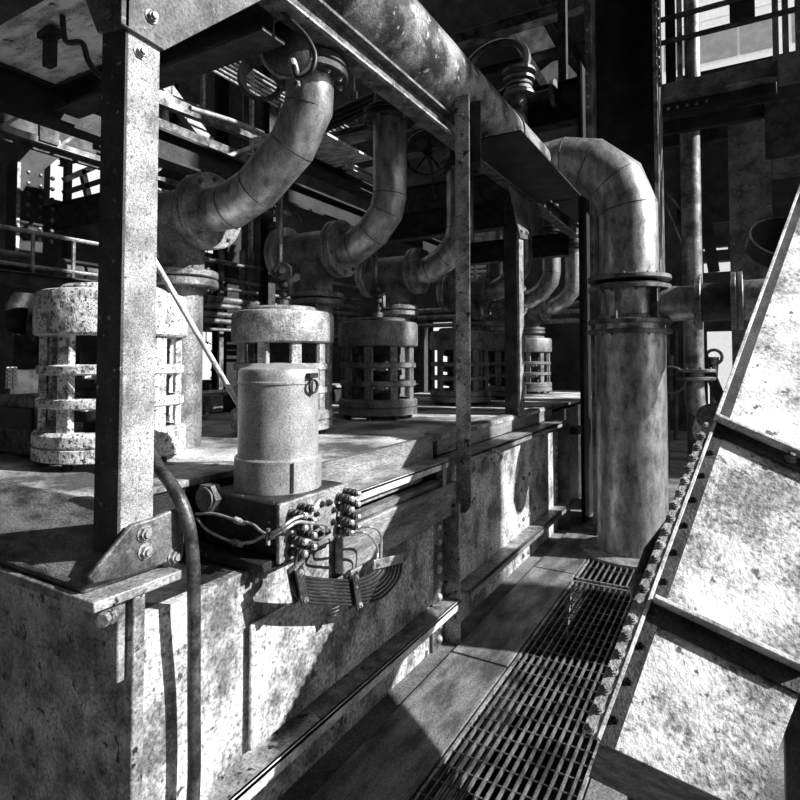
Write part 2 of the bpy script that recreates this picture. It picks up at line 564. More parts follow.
# corner post
p = thing('corner_post', 'wide square steel post with flaking light paint at the tank corner', 'post', (-1.66, 1.139, LID - .02))
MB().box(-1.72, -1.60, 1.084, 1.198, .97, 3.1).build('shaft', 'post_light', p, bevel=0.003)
MB().box(-1.72, -1.601, 1.076, 1.084, .97, 3.1).build('front_flat', 'rust_shaded', p)  # added flat: flaked rust, with this side's shade put into its colour
g = MB().prism([V(-1.60, 1.05, 2.62), V(-1.60, 1.205, 2.61), V(-1.60, 1.74, 3.11), V(-1.60, 1.05, 3.11)], (.014, 0, 0))
g.build('gusset', 'riveted', p, bevel=0.002)
g = MB().prism([V(-1.586, 1.078, 2.62), V(-1.73, 1.078, 2.64), V(-1.98, 1.078, 3.11), V(-1.586, 1.078, 3.11)], (0, -.014, 0))
g.build('gusset', 'riveted', p, bevel=0.002)
for (c, n_) in ((pt(151, 17, x=-1.586), (1, 0, 0)), (pt(108, 12, y=1.064), (0, -1, 0)), (pt(140, 52, x=-1.60), (1, 0, 0))):
    MB().bolt(c, n_, .017, .016).build('bolt', 'worn_steel', p)
# foot of the post
def fp(px, py):
    return pt(px, py, x=-1.585)
foot = [fp(84, 577), fp(90, 583), fp(120, 577), fp(180, 556), fp(182, 515), fp(172, 508), fp(148, 518), fp(128, 524)]
MB().prism(foot, (.018, 0, 0)).build('foot_plate', 'mid_steel', p, bevel=0.006)
for (px, py) in ((144, 533), (145, 551), (174, 556)):
    MB().bolt(pt(px, py, x=-1.567), (1, 0, 0), .019, .016).build('bolt', 'worn_steel', p)
MB().lathe([(.05, 0), (.05, .02), (.03, .03)], V(-1.62, 1.30, LID - .06), (0, 0, 1), 20).build('foot_cap', 'dark_steel', p)

# angle iron post in the middle
p = thing('angle_post', 'narrow angle iron post bolted to the tank lip in the middle', 'post', (-1.5, 3.42, .66))
MB().box(-1.555, -1.455, 3.40, 3.412, .70, 3.33).build('flange', 'worn_steel', p, bevel=0.002)
MB().box(-1.555, -1.543, 3.412, 3.50, .62, 3.33).build('flange', 'mid_steel', p, bevel=0.002)
MB().prism([V(-1.555, 3.40, .70), V(-1.455, 3.40, .70), V(-1.462, 3.40, .66), V(-1.49, 3.40, .63), V(-1.555, 3.40, .62)], (0, .012, 0)).build('rounded_end', 'worn_steel', p)
MB().box(-1.50, -1.40, 3.46, 3.47, 2.85, 3.30).build('splice_plate', 'dark_steel', p)
for z in (3.2, 3.05, 2.9, 1.9, .78):
    MB().bolt(V(-1.50, 3.40, z), (0, -1, 0), .012, .012).build('bolt', 'worn_steel', p)

# far post
p = thing('gusset_post', 'dark post with triangular gusset plate standing behind the angle iron post', 'post', (-1.72, 5.06, LID))
MB().box(-1.80, -1.68, 5.0, 5.12, LID, 3.12).build('shaft', 'dark_steel', p, bevel=0.003)
MB().box(-1.678, -1.655, 5.0, 5.12, LID, 3.1).build('face_strip', 'worn_steel', p, bevel=0.002)
g_ = [pt(508, 185, x=-1.65), pt(541, 212, x=-1.65), pt(528, 240, x=-1.65), pt(519, 238, x=-1.65)]
MB().prism(g_, (.014, 0, 0)).build('gusset', 'mid_steel', p, bevel=0.002)
for (px, py) in ((521, 231), (526, 233)):
    MB().bolt(pt(px, py, x=-1.636), (1, 0, 0), .018, .015).build('bolt', 'worn_steel', p)
bb = MB().bolt(V(-1.68, 5.02, 1.16), (1, 0, 0), .02, .02)
bb.build('bolt', 'worn_steel', p)

# ================================================================== valves
def make_valve(loc, cap_mat, cage_mat, label, group):
    x, y, z = loc
    t = thing('caged_valve', label, 'valve', loc, group)
    MB().lathe([(.335, .615), (.347, .625), (.35, .66), (.348, .80), (.338, .822), (.322, .828), (.10, .832)], loc, n=56).build('cap', cap_mat, t)
    MB().lathe([(.245, .826), (.245, .85), (.232, .862), (.05, .866)], loc, n=44).build('cap_disc', cap_mat, t)
    # base ring pair standing on short studs
    MB().lathe([(.335, .10), (.345, .11), (.345, .155), (.33, .17), (.27, .17), (.27, .10)], loc, n=56, closed=True).build('base_ring', cage_mat, t)
    MB().lathe([(.32, .035), (.345, .04), (.345, .095), (.335, .10), (.25, .10), (.25, .035)], loc, n=56, closed=True).build('base_ring', cage_mat, t)
    for k in range(8):
        a = 2 * PI * k / 8 + .3
        MB().cyl(V(x + .285 * math.cos(a), y + .285 * math.sin(a), z), V(x + .285 * math.cos(a), y + .285 * math.sin(a), z + .04), .022, n=10).build('stud_foot', 'dark_steel', t)
    for zz in (.275, .43):
        MB().lathe([(.318, zz), (.332, zz + .008), (.332, zz + .042), (.318, zz + .05), (.29, zz + .05), (.29, zz)], loc, n=56, closed=True).build('cage_ring', cage_mat, t)
    NB = 9
    for k in range(NB):
        a = 2 * PI * k / NB + .12
        ca, sa = math.cos(a), math.sin(a)
        c0 = V(x + .305 * ca, y + .305 * sa, z + .165)
        b = MB()
        q = []
        w, tk = .042, .014
        for zz in (.165, .62):
            for (du, dr) in ((-w, -tk), (w, -tk), (w * .8, tk), (-w * .8, tk)):
                q.append(V(x + (.305 + dr) * ca - du * sa, y + (.305 + dr) * sa + du * ca, z + zz))
        b.hexa(q).build('cage_bar', cage_mat, t, bevel=0.006)
    b = MB().lathe([(.13, .0), (.13, .2), (.20, .21), (.20, .26), (.15, .28), (.15, .36), (.21, .37), (.21, .41), (.15, .43),
                    (.15, .54), (.20, .55), (.20, .61)], loc, n=28)
    b.build('stem_housing', 'dark_steel', t)
    b = MB()
    for k in range(10):
        a = 2 * PI * k / 10
        for zz in (.26, .41):
            b.bolt(V(x + .18 * math.cos(a), y + .18 * math.sin(a), z + zz), (0, 0, 1), .018, .03)
    stuff(b.build('housing_bolts', cage_mat, t))
    return t


def make_spindle(loc, label, topz):
    x, y, z = loc
    s_ = thing('valve_spindle', label, 'spindle', loc, 'spindles on the valve caps')
    MB().cyl(V(x, y, z), V(x, y, z + .05), .045, n=20).build('boss', 'mid_steel', s_)
    MB().lathe([(.02, .05), (.02, .07), (.032, .075), (.032, .10), (.02, .105), (.02, .13), (.04, .14), (.04, .17), (.028, .18), (.028, .24)], loc, n=18).build('gland', 'dark_steel', s_)
    MB().cyl(V(x - .02, y - .02, z + .24), V(x - .02, y - .02, topz), .021, n=14).build('rod', 'mid_steel', s_)
    c = V(x, y, z + .245)
    a = V(.55, -.83, 0)
    b = MB().cyl(c - a * .05, c + a * .05, .068, n=28)
    b.cyl(c + a * .05, c + a * .062, .05, n=24)
    b.torus(c + a * .055, a, .055, .008, 28, 8)
    b.build('clamp', 'dark_steel', s_)
    MB().cyl(c + a * .06, c + a * .078, .022, n=6).build('nut', 'mid_steel', s_)
    b = MB().bar(c + V(.03, .02, .05), c + V(.03, .02, -.15), .05, .04)
    b.build('yoke', 'mid_steel', s_, bevel=.006)
    return s_


UX = -2.70
RX = -2.78
VY = [1.78, 3.04, 4.27, 6.03, 7.30, 8.55]
va = make_valve((UX, VY[0], LID), 'flaky_white', 'flaky_white', 'large caged valve with flaking white paint behind the corner post', 'caged valves on the tank lid')
vb = make_valve((UX, VY[1], LID), 'worn_white', 'worn_white', 'caged valve with worn grey cap right behind the tall canister', 'caged valves on the tank lid')
vc = make_valve((UX, VY[2], LID), 'dull_cap', 'dull_cap', 'darker caged valve to the right of the canister, third from the front', 'caged valves on the tank lid')
copy_tree(vc, None, (0, VY[3] - VY[2], 0), 'caged valve seen behind the narrow angle iron post, fourth from the front')
copy_tree(vc, None, (0, VY[4] - VY[2], 0), 'dark caged valve just right of the far gusset post, fifth from the front')
copy_tree(vc, None, (0, VY[5] - VY[2], 0), 'most distant caged valve beside the dark column, sixth from the front')
make_spindle((UX, VY[1], LID + .866), 'steel spindle with round clamp on the second valve cap', 3.4)
make_spindle((UX, VY[2], LID + .866), 'steel spindle with round clamp on the third valve cap', 3.4)
make_spindle((UX, VY[3], LID + .866), 'steel spindle with round clamp on the fourth valve cap', 3.4)


# ------------------------------------------------------------------ tee risers with mitred elbows
def flange(c, axis, R, th, mname, parent, name='flange', nb=8, bolts=True, br=.013, rb=None):
    a, u, v = frame(axis)
    c = Vector(c)
    f_ = MB().lathe([(R * .5, 0), (R - .006, 0), (R, .006), (R, th - .006), (R - .006, th), (R * .5, th)], c, axis, 44).build(name, mname, parent)
    if bolts:
        b = MB()
        rb = rb or R * .82
        for k in range(nb):
            an = 2 * PI * (k + .5) / nb
            b.bolt(c + a * th + (u * math.cos(an) + v * math.sin(an)) * rb, a, br, br)
        stuff(b.build('flange_bolts', 'mid_steel', parent))
    return f_


def make_riser(y, xv, path, topz, mname, label, tee=None):
    loc = V(RX, y, LID)
    t = thing('tee_riser', label, 'pipe', loc, 'tee risers behind the valves')
    MB().cyl(V(RX, y, LID), V(RX, y, 2.07), .12, n=32).build('stub_pipe', tee or 'dull_cap', t)
    flange(V(RX, y, 2.065), (0, 0, -1), .205, .045, tee or 'dull_cap', t, nb=10)
    flange(V(RX, y, 2.075), (0, 0, 1), .205, .04, tee or 'dull_cap', t, nb=10)
    MB().lathe([(.13, 2.11 - LID), (.125, 2.16 - LID), (.128, 2.24 - LID), (.14, 2.34 - LID), (.15, 2.44 - LID)], loc, n=36).build('neck', tee or 'dull_cap', t)
    MB().lathe([(.155, -.27), (.158, 0), (.152, .21)], V(RX, y, 2.44), (1, 0, 0), 40).build('tee_body', tee or 'dull_cap', t)
    flange(V(RX - .27, y, 2.44), (-1, 0, 0), .22, .045, mname, t, nb=10)
    flange(V(RX - .32, y, 2.44), (-1, 0, 0), .22, .035, mname, t, 'blind_flange', nb=10)
    flange(V(RX + .215, y, 2.44), (-1, 0, 0), .215, .04, tee or 'dull_cap', t, nb=10)
    flange(V(RX + .22, y, 2.44), (1, 0, 0), .215, .045, tee or 'dull_cap', t, nb=10)
    MB().tube(path, .122, 32).build('mitred_elbow', mname, t)
    for i in range(1, len(path) - 1):
        ti = (path[i] - path[i - 1]).normalized()
        to = (path[i + 1] - path[i]).normalized()
        MB().torus(path[i], ti + to, .122, .0032, 36, 8).build('weld_bead', 'dark_steel', t)
    e = path[-1]
    flange(V(e.x, e.y, topz), (0, 0, -1), .19, .04, 'dark_steel', t, nb=10)
    flange(V(e.x, e.y, topz + .005), (0, 0, 1), .19, .04, 'dark_steel', t, nb=10, bolts=False)
    MB().cyl(V(e.x, e.y, topz), V(e.x, e.y, topz + .35), .115, n=24).build('branch_pipe', 'dark_steel', t)
    return t


yA = 2.25
pA = [V(RX + .20, yA, 2.44), V(-2.38, yA, 2.45), V(-2.19, yA, 2.52), V(-1.95, yA, 2.70), V(-1.84, yA, 2.88), V(-1.83, yA, 3.07)]
ra = make_riser(yA, -1.83, pA, 3.055, 'pipe_steel', 'large mitred elbow pipe with big flange beside the corner post')
yB = 3.51
pB = [V(RX + .20, yB, 2.44), V(-2.43, yB, 2.44), V(-2.27, yB, 2.53), V(-2.15, yB, 2.67), V(-2.12, yB, 2.79), V(-2.12, yB, 3.38)]
rb_ = make_riser(yB, -1.98, pB, 3.36, 'pipe_steel', 'mitred elbow pipe rising right of the canister, second riser')
copy_tree(rb_, None, (0, 4.74 - yB, 0), 'dark mitred elbow pipe just behind the narrow angle iron post, third riser')
copy_tree(rb_, None, (0, 6.50 - yB, 0), 'dark mitred elbow pipe half hidden by the gusset post, fourth riser')
copy_tree(rb_, None, (0, 7.77 - yB, 0), 'distant mitred elbow pipe left of the dark column, fifth riser')
copy_tree(rb_, None, (0, 9.02 - yB, 0), 'most distant mitred elbow pipe next to the dark column, sixth riser')

# ================================================================== overhead manifold and the big downpipe
mt = thing('manifold_pipe', 'thick weathered overhead pipe running diagonally across the top', 'pipe', (-1.72, 3, 3.25))
YD = 5.68
MB().tube([V(-1.72, -0.5, 3.50), V(-1.72, YD - .02, 3.50)], .25, 48).build('barrel', 'manifold_steel', mt)
MB().box(-1.60, -1.18, 3.62, 5.35, 3.10, 3.115).build('drip_plate', 'black_steel', mt, bevel=0.002)
MB().torus(V(-1.72, 4.6, 3.50), (0, 1, 0), .254, .012, 44, 8).build('strap', 'dark_steel', mt)
dp = thing('downpipe', 'big vertical pipe with mitred bend and flanges standing in front of the dark column', 'pipe', (-.83, YD, FLOOR))
PX = -.83
R_ = .26
bend = [V(-1.72, YD, 3.50), V(-1.40, YD, 3.53), V(-1.16, YD, 3.47), V(-.93, YD, 3.27), V(PX, YD, 3.0), V(PX, YD, 2.33)]
MB().tube(bend, R_, 48).build('mitred_bend', 'pipe_steel', dp)
for i in range(1, 5):
    ti = (bend[i] - bend[i - 1]).normalized()
    to = (bend[i + 1] - bend[i]).normalized()
    MB().torus(bend[i], ti + to, R_, .005, 48, 8).build('weld_bead', 'dark_steel', dp)
MB().cyl(V(PX, YD, FLOOR), V(PX, YD, 1.90), .305, n=52).build('lower_barrel', 'pipe_steel', dp)
for (z, d_) in ((2.33, 1), (2.28, -1), (1.93, 1), (1.88, -1)):
    flange(V(PX, YD, z), (0, 0, d_), .365, .04, 'mid_steel', dp, nb=18, br=.014)
MB().lathe([(.30, 1.9 - FLOOR), (.31, 1.97 - FLOOR), (.27, 2.02 - FLOOR), (.27, 2.2 - FLOOR), (.31, 2.26 - FLOOR), (.30, 2.3 - FLOOR)], V(PX, YD, FLOOR), n=44).build('neck', 'pipe_steel', dp)
for k in range(6):
    a = 2 * PI * k / 6 + .35
    u = V(math.cos(a), math.sin(a), 0)
    MB().bar(V(PX, YD, 1.93) + u * .30, V(PX, YD, 2.28) + u * .30, .012, .10, up=u).build('rib', 'mid_steel', dp)
zb = 2.105
MB().lathe([(.18, .15), (.16, .35), (.15, .56)], V(PX, YD, zb), (1, 0, 0), 32).build('branch', 'pipe_steel', dp)
flange(V(PX + .60, YD, zb), (-1, 0, 0), .24, .05, 'mid_steel', dp, nb=8)
flange(V(PX + .86, YD, zb), (-1, 0, 0), .25, .04, 'mid_steel', dp, nb=8, bolts=False)
MB().lathe([(.17, .6), (.17, .82)], V(PX, YD, zb), (1, 0, 0), 28).build('valve_body', 'dark_steel', dp)
flange(V(PX + .87, YD, zb), (1, 0, 0), .25, .04, 'mid_steel', dp, nb=8)
MB().lathe([(.17, .88), (.175, .96), (.18, 1.15), (.17, 1.35), (.11, 1.50)], V(PX, YD, zb), (1, 0, 0), 32).build('reducer', 'pipe_steel', dp)
flange(V(PX + 1.50, YD, zb), (1, 0, 0), .21, .035, 'mid_steel', dp, nb=6, bolts=False)
flange(V(PX + 1.58, YD, zb), (1, 0, 0), .21, .035, 'mid_steel', dp, nb=6)
MB().cyl(V(PX + 1.5, YD, zb), V(PX + 1.85, YD, zb), .10, n=20).build('end_pipe', 'mid_steel', dp)
flange(V(PX + 1.80, YD, zb), (1, 0, 0), .18, .03, 'mid_steel', dp, nb=6)
MB().lathe([(.34, FLOOR + .0), (.46, FLOOR + .0), (.46, FLOOR + .03), (.36, FLOOR + .05)], V(PX, YD, 0), n=44).build('base_flange', 'worn_steel', dp)

# ================================================================== canister and junction box
jb = thing('junction_box', 'black cast junction box with terminals on its side under the canister', 'electrical box', (-1.71, 1.9, .82))
MB().box(-1.93, -1.515, 1.69, 2.12, .835, 1.055).build('body', 'box_black', jb, bevel=0.016)
MB().box(-1.518, -1.50, 1.675, 2.13, .825, 1.05).build('terminal_plate', 'worn_steel', jb, bevel=0.004)
MB().box(-2.0, -1.53, 1.62, 2.15, .80, .838).build('base_flange', 'box_black', jb, bevel=0.006)
MB().cyl(pt(212, 497, y=1.69) + V(0, .01, 0), pt(212, 497, y=1.69) + V(0, -.035, 0), .062, n=6).build('hex_plug', 'mid_steel', jb)
MB().cyl(pt(212, 497, y=1.69) + V(0, .01, 0), pt(212, 497, y=1.69) + V(0, -.045, 0), .048, n=28).build('plug_face', 'mid_steel', jb)
for (px, py) in ((208, 560), (255, 570)):
    q = pt(px, py, y=1.64)
    MB().cyl(V(q.x, q.y, .80), V(q.x, q.y, .755), .014, n=8).build('stud', 'dark_steel', jb)
disc_c = V(-1.50, 1.925, .945)
MB().lathe([(.086, 0), (.086, .016), (.078, .02), (.02, .02)], disc_c, (1, 0, 0), 36).build('gland_disc', 'worn_steel', jb)
MB().lathe([(.044, .018), (.044, .024), (.01, .026)], disc_c, (1, 0, 0), 28).build('disc_face', 'bright_metal', jb)
for k in range(8):
    a = 2 * PI * k / 8 + .3
    MB().bolt(disc_c + V(.02, .064 * math.cos(a), .064 * math.sin(a)), (1, 0, 0), .0105, .012).build('bolt', 'dark_steel', jb)
STUDS = {}
for col, yy in enumerate((1.735, 1.79, 2.045, 2.095)):
    for row, zz in enumerate((1.005, .96, .905, .86)):
        c = V(-1.50, yy, zz + (.012 if col in (1, 3) else 0))
        st = MB()
        st.lathe([(.016, 0), (.018, .012), (.013, .014), (.013, .02), (.018, .022), (.018, .036), (.013, .038), (.013, .046), (.017, .048), (.017, .058), (.011, .06), (.011, .07)], c, (1, 0, 0), 14)
        so = st.build('terminal_stud', 'rubber', jb)
        MB().lathe([(.012, .068), (.012, .082), (.007, .086)], c, (1, 0, 0), 12).build('stud_tip', 'brass_tip', so)
        STUDS[(col, row)] = c + V(.08, 0, 0)

cn = thing('metal_canister', 'tall round metal canister with hinged lid and latch on the junction box', 'canister', (-1.72, 1.91, 1.055))
cc = V(-1.72, 1.91, 0)
MB().lathe([(.186, 1.05), (.186, 1.185), (.180, 1.192), (.172, 1.192)], cc, n=56).build('sleeve', 'canister', cn)
MB().lathe([(.172, 1.18), (.172, 1.50), (.160, 1.505)], cc, n=56).build('drum', 'canister', cn)
MB().lathe([(.172, 1.497), (.177, 1.50), (.177, 1.508), (.172, 1.512), (.173, 1.55), (.165, 1.562), (.10, 1.582), (.02, 1.588)], cc, n=56).build('lid', 'canister', cn)
a0 = math.atan2(pt(313, 385, d=2.35).y - 1.91, pt(313, 385, d=2.35).x + 1.72)
u = V(.96, .02, 0).normalized()
side = V(-u.y, u.x, 0)
lc = cc + u * .18
q = MB().hexa([lc + side * s1 * .028 + u * s2 + V(0, 0, z) for z in (1.525, 1.545) for (s1, s2) in ((-1, -.008), (1, -.008), (1, .012), (-1, .012))])
la = q.build('latch', 'dark_steel', cn)
MB().torus(lc + u * .008 + V(0, 0, 1.49), u, .026, .006, 24, 8).build('latch_ring', 'dark_steel', la)
MB().bar(lc + V(0, 0, 1.54), lc + V(0, 0, 1.455), .012, .02, up=u).build('latch_tongue', 'worn_steel', la)
u2 = V(.86, -.51, 0)
MB().bar(cc + u2 * .187 + V(0, 0, 1.06), cc + u2 * .187 + V(0, 0, 1.18), .012, .006, up=u2).build('sleeve_slot', 'black_steel', cn)

# pair of copper tubes with fittings on the front of the box
def hose_thing(name, label, cat, pts, r, mname, n=10, fit=None, group=None):
    path = smooth_path(pts, 6)
    t = thing(name, label, cat, path[0], group)
    MB().tube(path, r, n).build('tube', mname, t)
    for f_ in (fit or []):
        a_, c_ = f_
        MB().lathe([(r * 1.5, -.02), (r * 2.1, -.016), (r * 2.1, .012), (r * 1.5, .018), (r * 1.5, .03), (r * 1.2, .034)], c_, a_, 12).build('fitting', 'worn_steel', t)
    return t


yf = 1.645
w1 = [pt(196, 514, y=yf), pt(215, 514, y=yf), pt(238, 521, y=yf), pt(252, 524, y=yf), pt(262, 532, y=yf), pt(270, 534, y=yf + .0),
      pt(282, 527, x=-1.44), pt(296, 518, x=-1.43), pt(307, 516, x=-1.43), pt(316, 519, x=-1.44), pt(319, 519, x=-1.48)]
hose_thing('control_tube', 'thin bright tube with fitting, upper of the pair on the junction box', 'tube', w1, .0062, 'bright_metal',
           fit=[((1, 0, -.15), pt(238, 521, y=yf))])
w2 = [pt(197, 518, y=yf), pt(206, 529, y=yf), pt(222, 538, y=yf), pt(238, 543, y=yf), pt(252, 542, y=yf), pt(262, 537, y=yf), pt(272, 536, y=yf - .01),
      pt(284, 530, x=-1.43), pt(298, 522, x=-1.42), pt(310, 523, x=-1.42), pt(325, 525, x=-1.43), pt(327, 531, x=-1.45)]
hose_thing('control_tube', 'thin bright tube with fitting, lower of the pair on the junction box', 'tube', w2, .0062, 'bright_metal',
           fit=[((1, 0, -.1), pt(236, 543, y=yf))])
t = thing('tube_clip', 'small clip joining the two thin tubes at the box edge', 'clip', pt(270, 536, y=yf))
q = pt(270, 536, y=yf)
MB().box(q.x - .012, q.x + .012, q.y - .016, q.y + .02, q.z - .012, q.z + .012).build('clip_body', 'mid_steel', t, bevel=.003)
MB().cyl(q + V(0, -.01, -.03), q + V(0, -.01, .03), .008, n=8).build('clip_screw', 'worn_steel', t)

# flat ribbon of eight cables
NR = 8
for i in range(NR):
    s_ = i / (NR - 1)
    xx = -1.43
    pts = [pt(305 - 7 * s_, 553, x=xx - .02), pt(303 - 8 * s_, 562 + 3 * s_, x=xx - .02), pt(299 - 5 * s_, 572 + 18 * s_, x=xx), pt(305, 577 + 24 * s_, x=xx),
           pt(332, 580 + 24 * s_, x=xx), pt(356 + 3 * s_, 580 + 24 * s_, x=xx), pt(368 + 14 * s_, 576 + 21 * s_, x=xx),
           pt(376 + 22 * s_, 570 + 9 * s_, x=xx), pt(379 + 23 * s_, 560, x=xx)]
    nm = ['topmost cable', 'second cable from the top', 'third cable from the top', 'fourth cable from the top', 'fifth cable from the top',
          'sixth cable from the top', 'seventh cable from the top', 'lowest cable'][i]
    o = MB().tube(smooth_path(pts, 6), .0062, 10).build('cable', 'rubber')
    tag(o, nm + ' of the black ribbon looped below the terminals', 'cable', 'ribbon of black cables')
for (cx_, cy_, dx, dy, lab, mm) in ((302, 586, 3, 17, 'dark clamp strip at the left end of the cable ribbon', 'box_black'),
                                (357, 591, 2.5, 17, 'dark clamp strip across the middle of the cable ribbon', 'box_black'),
                                (390, 561, 17, -4, 'bright clamp plate at the upright end of the cable ribbon', 'worn_steel')):
    a_ = pt(cx_ - dx, cy_ - dy, x=-1.41)
    c_ = pt(cx_ + dx, cy_ + dy, x=-1.41)
    t = thing('cable_clamp', lab, 'clamp', (a_ + c_) / 2, 'clamps on the cable ribbon')
    MB().bar(a_, c_, .042, .010, up=(1, 0, 0)).build('clamp_plate', mm, t, bevel=.002)
    if dy > 0:
        MB().bar(a_ - V(.038, 0, 0), c_ - V(.038, 0, 0), .042, .010, up=(1, 0, 0)).build('back_plate', mm, t)
    for e in (.1, .9):
        MB().bolt(a_.lerp(c_, e) + V(.006, 0, 0), (1, 0, 0), .009, .008).build('bolt', 'worn_steel', t)
for (sx, rows, lab) in ((3, ((2, 3),), 'x'),):
    pass
for (px0, st, lab) in ((381, STUDS[(3, 3)], 'thin bright lead from the outer terminal down to the ribbon clamp'), (377, STUDS[(2, 3)], 'thin bright lead from the inner terminal down to the ribbon clamp')):
    dy = 8 if px0 == 381 else 6
    e = pt(px0, 560, x=-1.43)
    pts = [st, st + V(.05, .03, .0), e + V(.0, -.0, .11 if px0 == 381 else .06), e]
    tag(MB().tube(smooth_path(pts, 8), .0055, 8).build('terminal_lead', 'bright_metal'), lab, 'wire', 'terminal leads')

# ribbed conduit in front of the corner post
pts = [pt(150, 452, x=-1.80), pt(158, 466, x=-1.72), pt(176, 492, x=-1.58), pt(188, 522, x=-1.53), pt(193, 560, x=-1.52), pt(194, 610, x=-1.52), pt(194, 700, x=-1.54), pt(193, 800, x=-1.54),
       V(-1.54, 1.27, FLOOR + .015)]
tag(MB().tube(smooth_path(pts, 8), .0215, 16).build('flexible_conduit', 'hose'), 'dark flexible conduit bending down over the tank side beside the corner post', 'hose')

# diagonal light rod
a_, c_ = pt(140, 236, x=-2.05), pt(243, 412, x=-2.0)
c2 = c_ + (c_ - a_) * .22
tag(MB().tube([a_, c2], .012, 12).build('stay_rod', 'edge_light'), 'thin light rod slanting from the corner post down behind the canister', 'rod')

# ================================================================== inclined chute at the right
cN = V(.22, -.68, .70).normalized()
cP = pt(716, 424, d=2.3)


def cp(px, py, off=0.0):
    r = CAM_R @ Vector(((px - CX) / F, -(py - CY) / F, -1.0))
    o = V(0, 0, EYE)
    t_ = (cP - o).dot(cN) / r.dot(cN)
    return o + r * t_ + cN * off


ch = thing('inclined_chute', 'bright weathered steel chute with bolted flanges rising at the right edge', 'chute', V(.25, 2.4, FLOOR))
e0, e1, e2 = cp(822, 131), cp(716, 424), cp(600, 742)
r0, r1, r2 = cp(976, 203), cp(870, 491), cp(754, 814)
dn = -cN * .5
# plates (upper and lower course)
MB().prism([e1, r1, r0, e0], -cN * .012).build('plate', 'chute_plate', ch)
i1, i2 = cp(652, 604), cp(806, 676)
MB().prism([i1, i2, r1, e1], -cN * .012).build('plate', 'chute_plate', ch)
MB().prism([e2, r2, i2, i1], -cN * .012).build('plate', 'chute_plate', ch)
# body below
MB().prism([e2 - cN * .013, r2 - cN * .013, r0 - cN * .013, e0 - cN * .013], -cN * .45).build('body', 'rib_steel', ch)
# left rim flange standing up from the plate, light edge
ed = (e0 - e2).normalized()
lat = ed.cross(cN).normalized()
if lat.dot(cp(760, 424) - e1) < 0:
    lat = -lat
MB().prism([e2, e2 + lat * .04, e0 + lat * .04, e0], cN * .012).build('rim_shade_strip', 'dark_steel', ch)  # dark strip painting the shadow in the recess beside the rim
MB().prism([e1 + cN * .0, e1 + cN * .055, e0 + cN * .055, e0], -lat * .014).build('rim_flange', 'edge_light', ch, bevel=.002)
MB().prism([e2 + cN * .0, e2 + cN * .018, e1 + cN * .018, e1], -lat * .012).build('rim_flange', 'edge_light', ch, bevel=.002)
MB().prism([e2 - lat * .012, e2 - lat * .052, e1 - lat * .042, e1 - lat * .012], cN * .012).build('bolting_flange', 'worn_steel', ch, bevel=.002)
for k in range(22):
    c = e1.lerp(e2, (k + .7) / 22)
    MB().bolt(c - lat * .032 + cN * .012, cN, .012, .013).build('bolt', 'worn_steel', ch)
    if k % 2 == 0:
        MB().bolt(c + lat * .02 + cN * .012, cN, .009, .010).build('bolt', 'dark_steel', ch)
# cross ribs
def crossrib(a_, c_, w):
    d_ = (c_ - a_).normalized()
    s_ = cN.cross(d_).normalized()
    MB().prism([a_, c_, c_ + cN * .05, a_ + cN * .05], s_ * .014).build('cross_rib', 'edge_light', ch, bevel=.002)
    if s_.dot(ed) > 0:
        s_ = -s_
    MB().prism([a_, c_, c_ + s_ * w, a_ + s_ * w], cN * .01).build('cross_strip', 'dark_steel', ch)
crossrib(e1, r1, .055)
crossrib(i1, i2, .06)
for k in range(2):
    MB().bolt(cp(790 + k * 50, 460 + k * 22, .012), cN, .016, .02).build('bolt', 'worn_steel', ch)
# side tongue plate at the lower left
tg = [cp(716, 424, -.015), cp(672, 510, -.015), cp(645, 545, -.015), cp(630, 585, -.015), cp(632, 596, -.015), cp(652, 603, -.015), cp(690, 505, -.015)]
MB().prism(tg, -cN * .02).build('side_plate', 'mid_steel', ch, bevel=.004)
# round guard cheeks on the rim
for (px, py, off_, R0, mm) in ((794, 226, -.07, .20, 'black_steel'), (722, 412, -.05, .085, 'worn_white')):
    c = cp(px, py, off_)
    MB().lathe([(R0 * .3, -.10), (R0 * .96, -.10), (R0, -.09), (R0, -.005), (R0 * .97, 0), (R0 * .3, 0)], c, cN, 44).build('guard_cheek', mm, ch)
    MB().torus(c, cN, R0 * .97, .005, 44, 8).build('cheek_rim', 'worn_steel', ch)
# legs to the floor
for q in (e2.lerp(e0, .12), r2.lerp(r0, .2), e2.lerp(e0, .9) + lat * .2, r2.lerp(r0, .9)):
    q2 = q - cN * .3
    MB().box(q2.x - .05, q2.x + .05, q2.y - .05, q2.y + .05, FLOOR, q2.z).build('leg', 'dark_steel', ch)

# ================================================================== floor gratings and plates
def grating(label, x0, x1, y0, y1, n, ncross, z=FLOOR + .012):
    t = thing('floor_grating', label, 'grating', ((x0 + x1) / 2, (y0 + y1) / 2, FLOOR - .03), 'floor gratings')
    for (a0_, a1_, c0_, c1_) in ((x0, x0 + .012, y0, y1), (x1 - .012, x1, y0, y1), (x0, x1, y0, y0 + .012), (x0, x1, y1 - .012, y1)):
        MB().box(a0_, a1_, c0_, c1_, FLOOR - .03, z).build('frame_bar', 'worn_steel', t)
    me = None
    for k in range(n):
        xx = x0 + (x1 - x0) * (k + 1) / (n + 1)
        if me is None:
            o = MB().box(xx - .004, xx + .004, y0, y1, FLOOR - .008, z).build('bearing_bar', 'mid_steel', t)
            me, x00 = o, xx
        else:
            c = me.copy()
            COL.objects.link(c)
            c.location.x = xx - x00
    for k in range(ncross):
        yy = y0 + (y1 - y0) * (k + 1) / (ncross + 1)
        MB().cyl(V(x0, yy, z - .008), V(x1, yy, z - .008), .004, n=6).build('cross_rod', 'mid_steel', t)
    return t


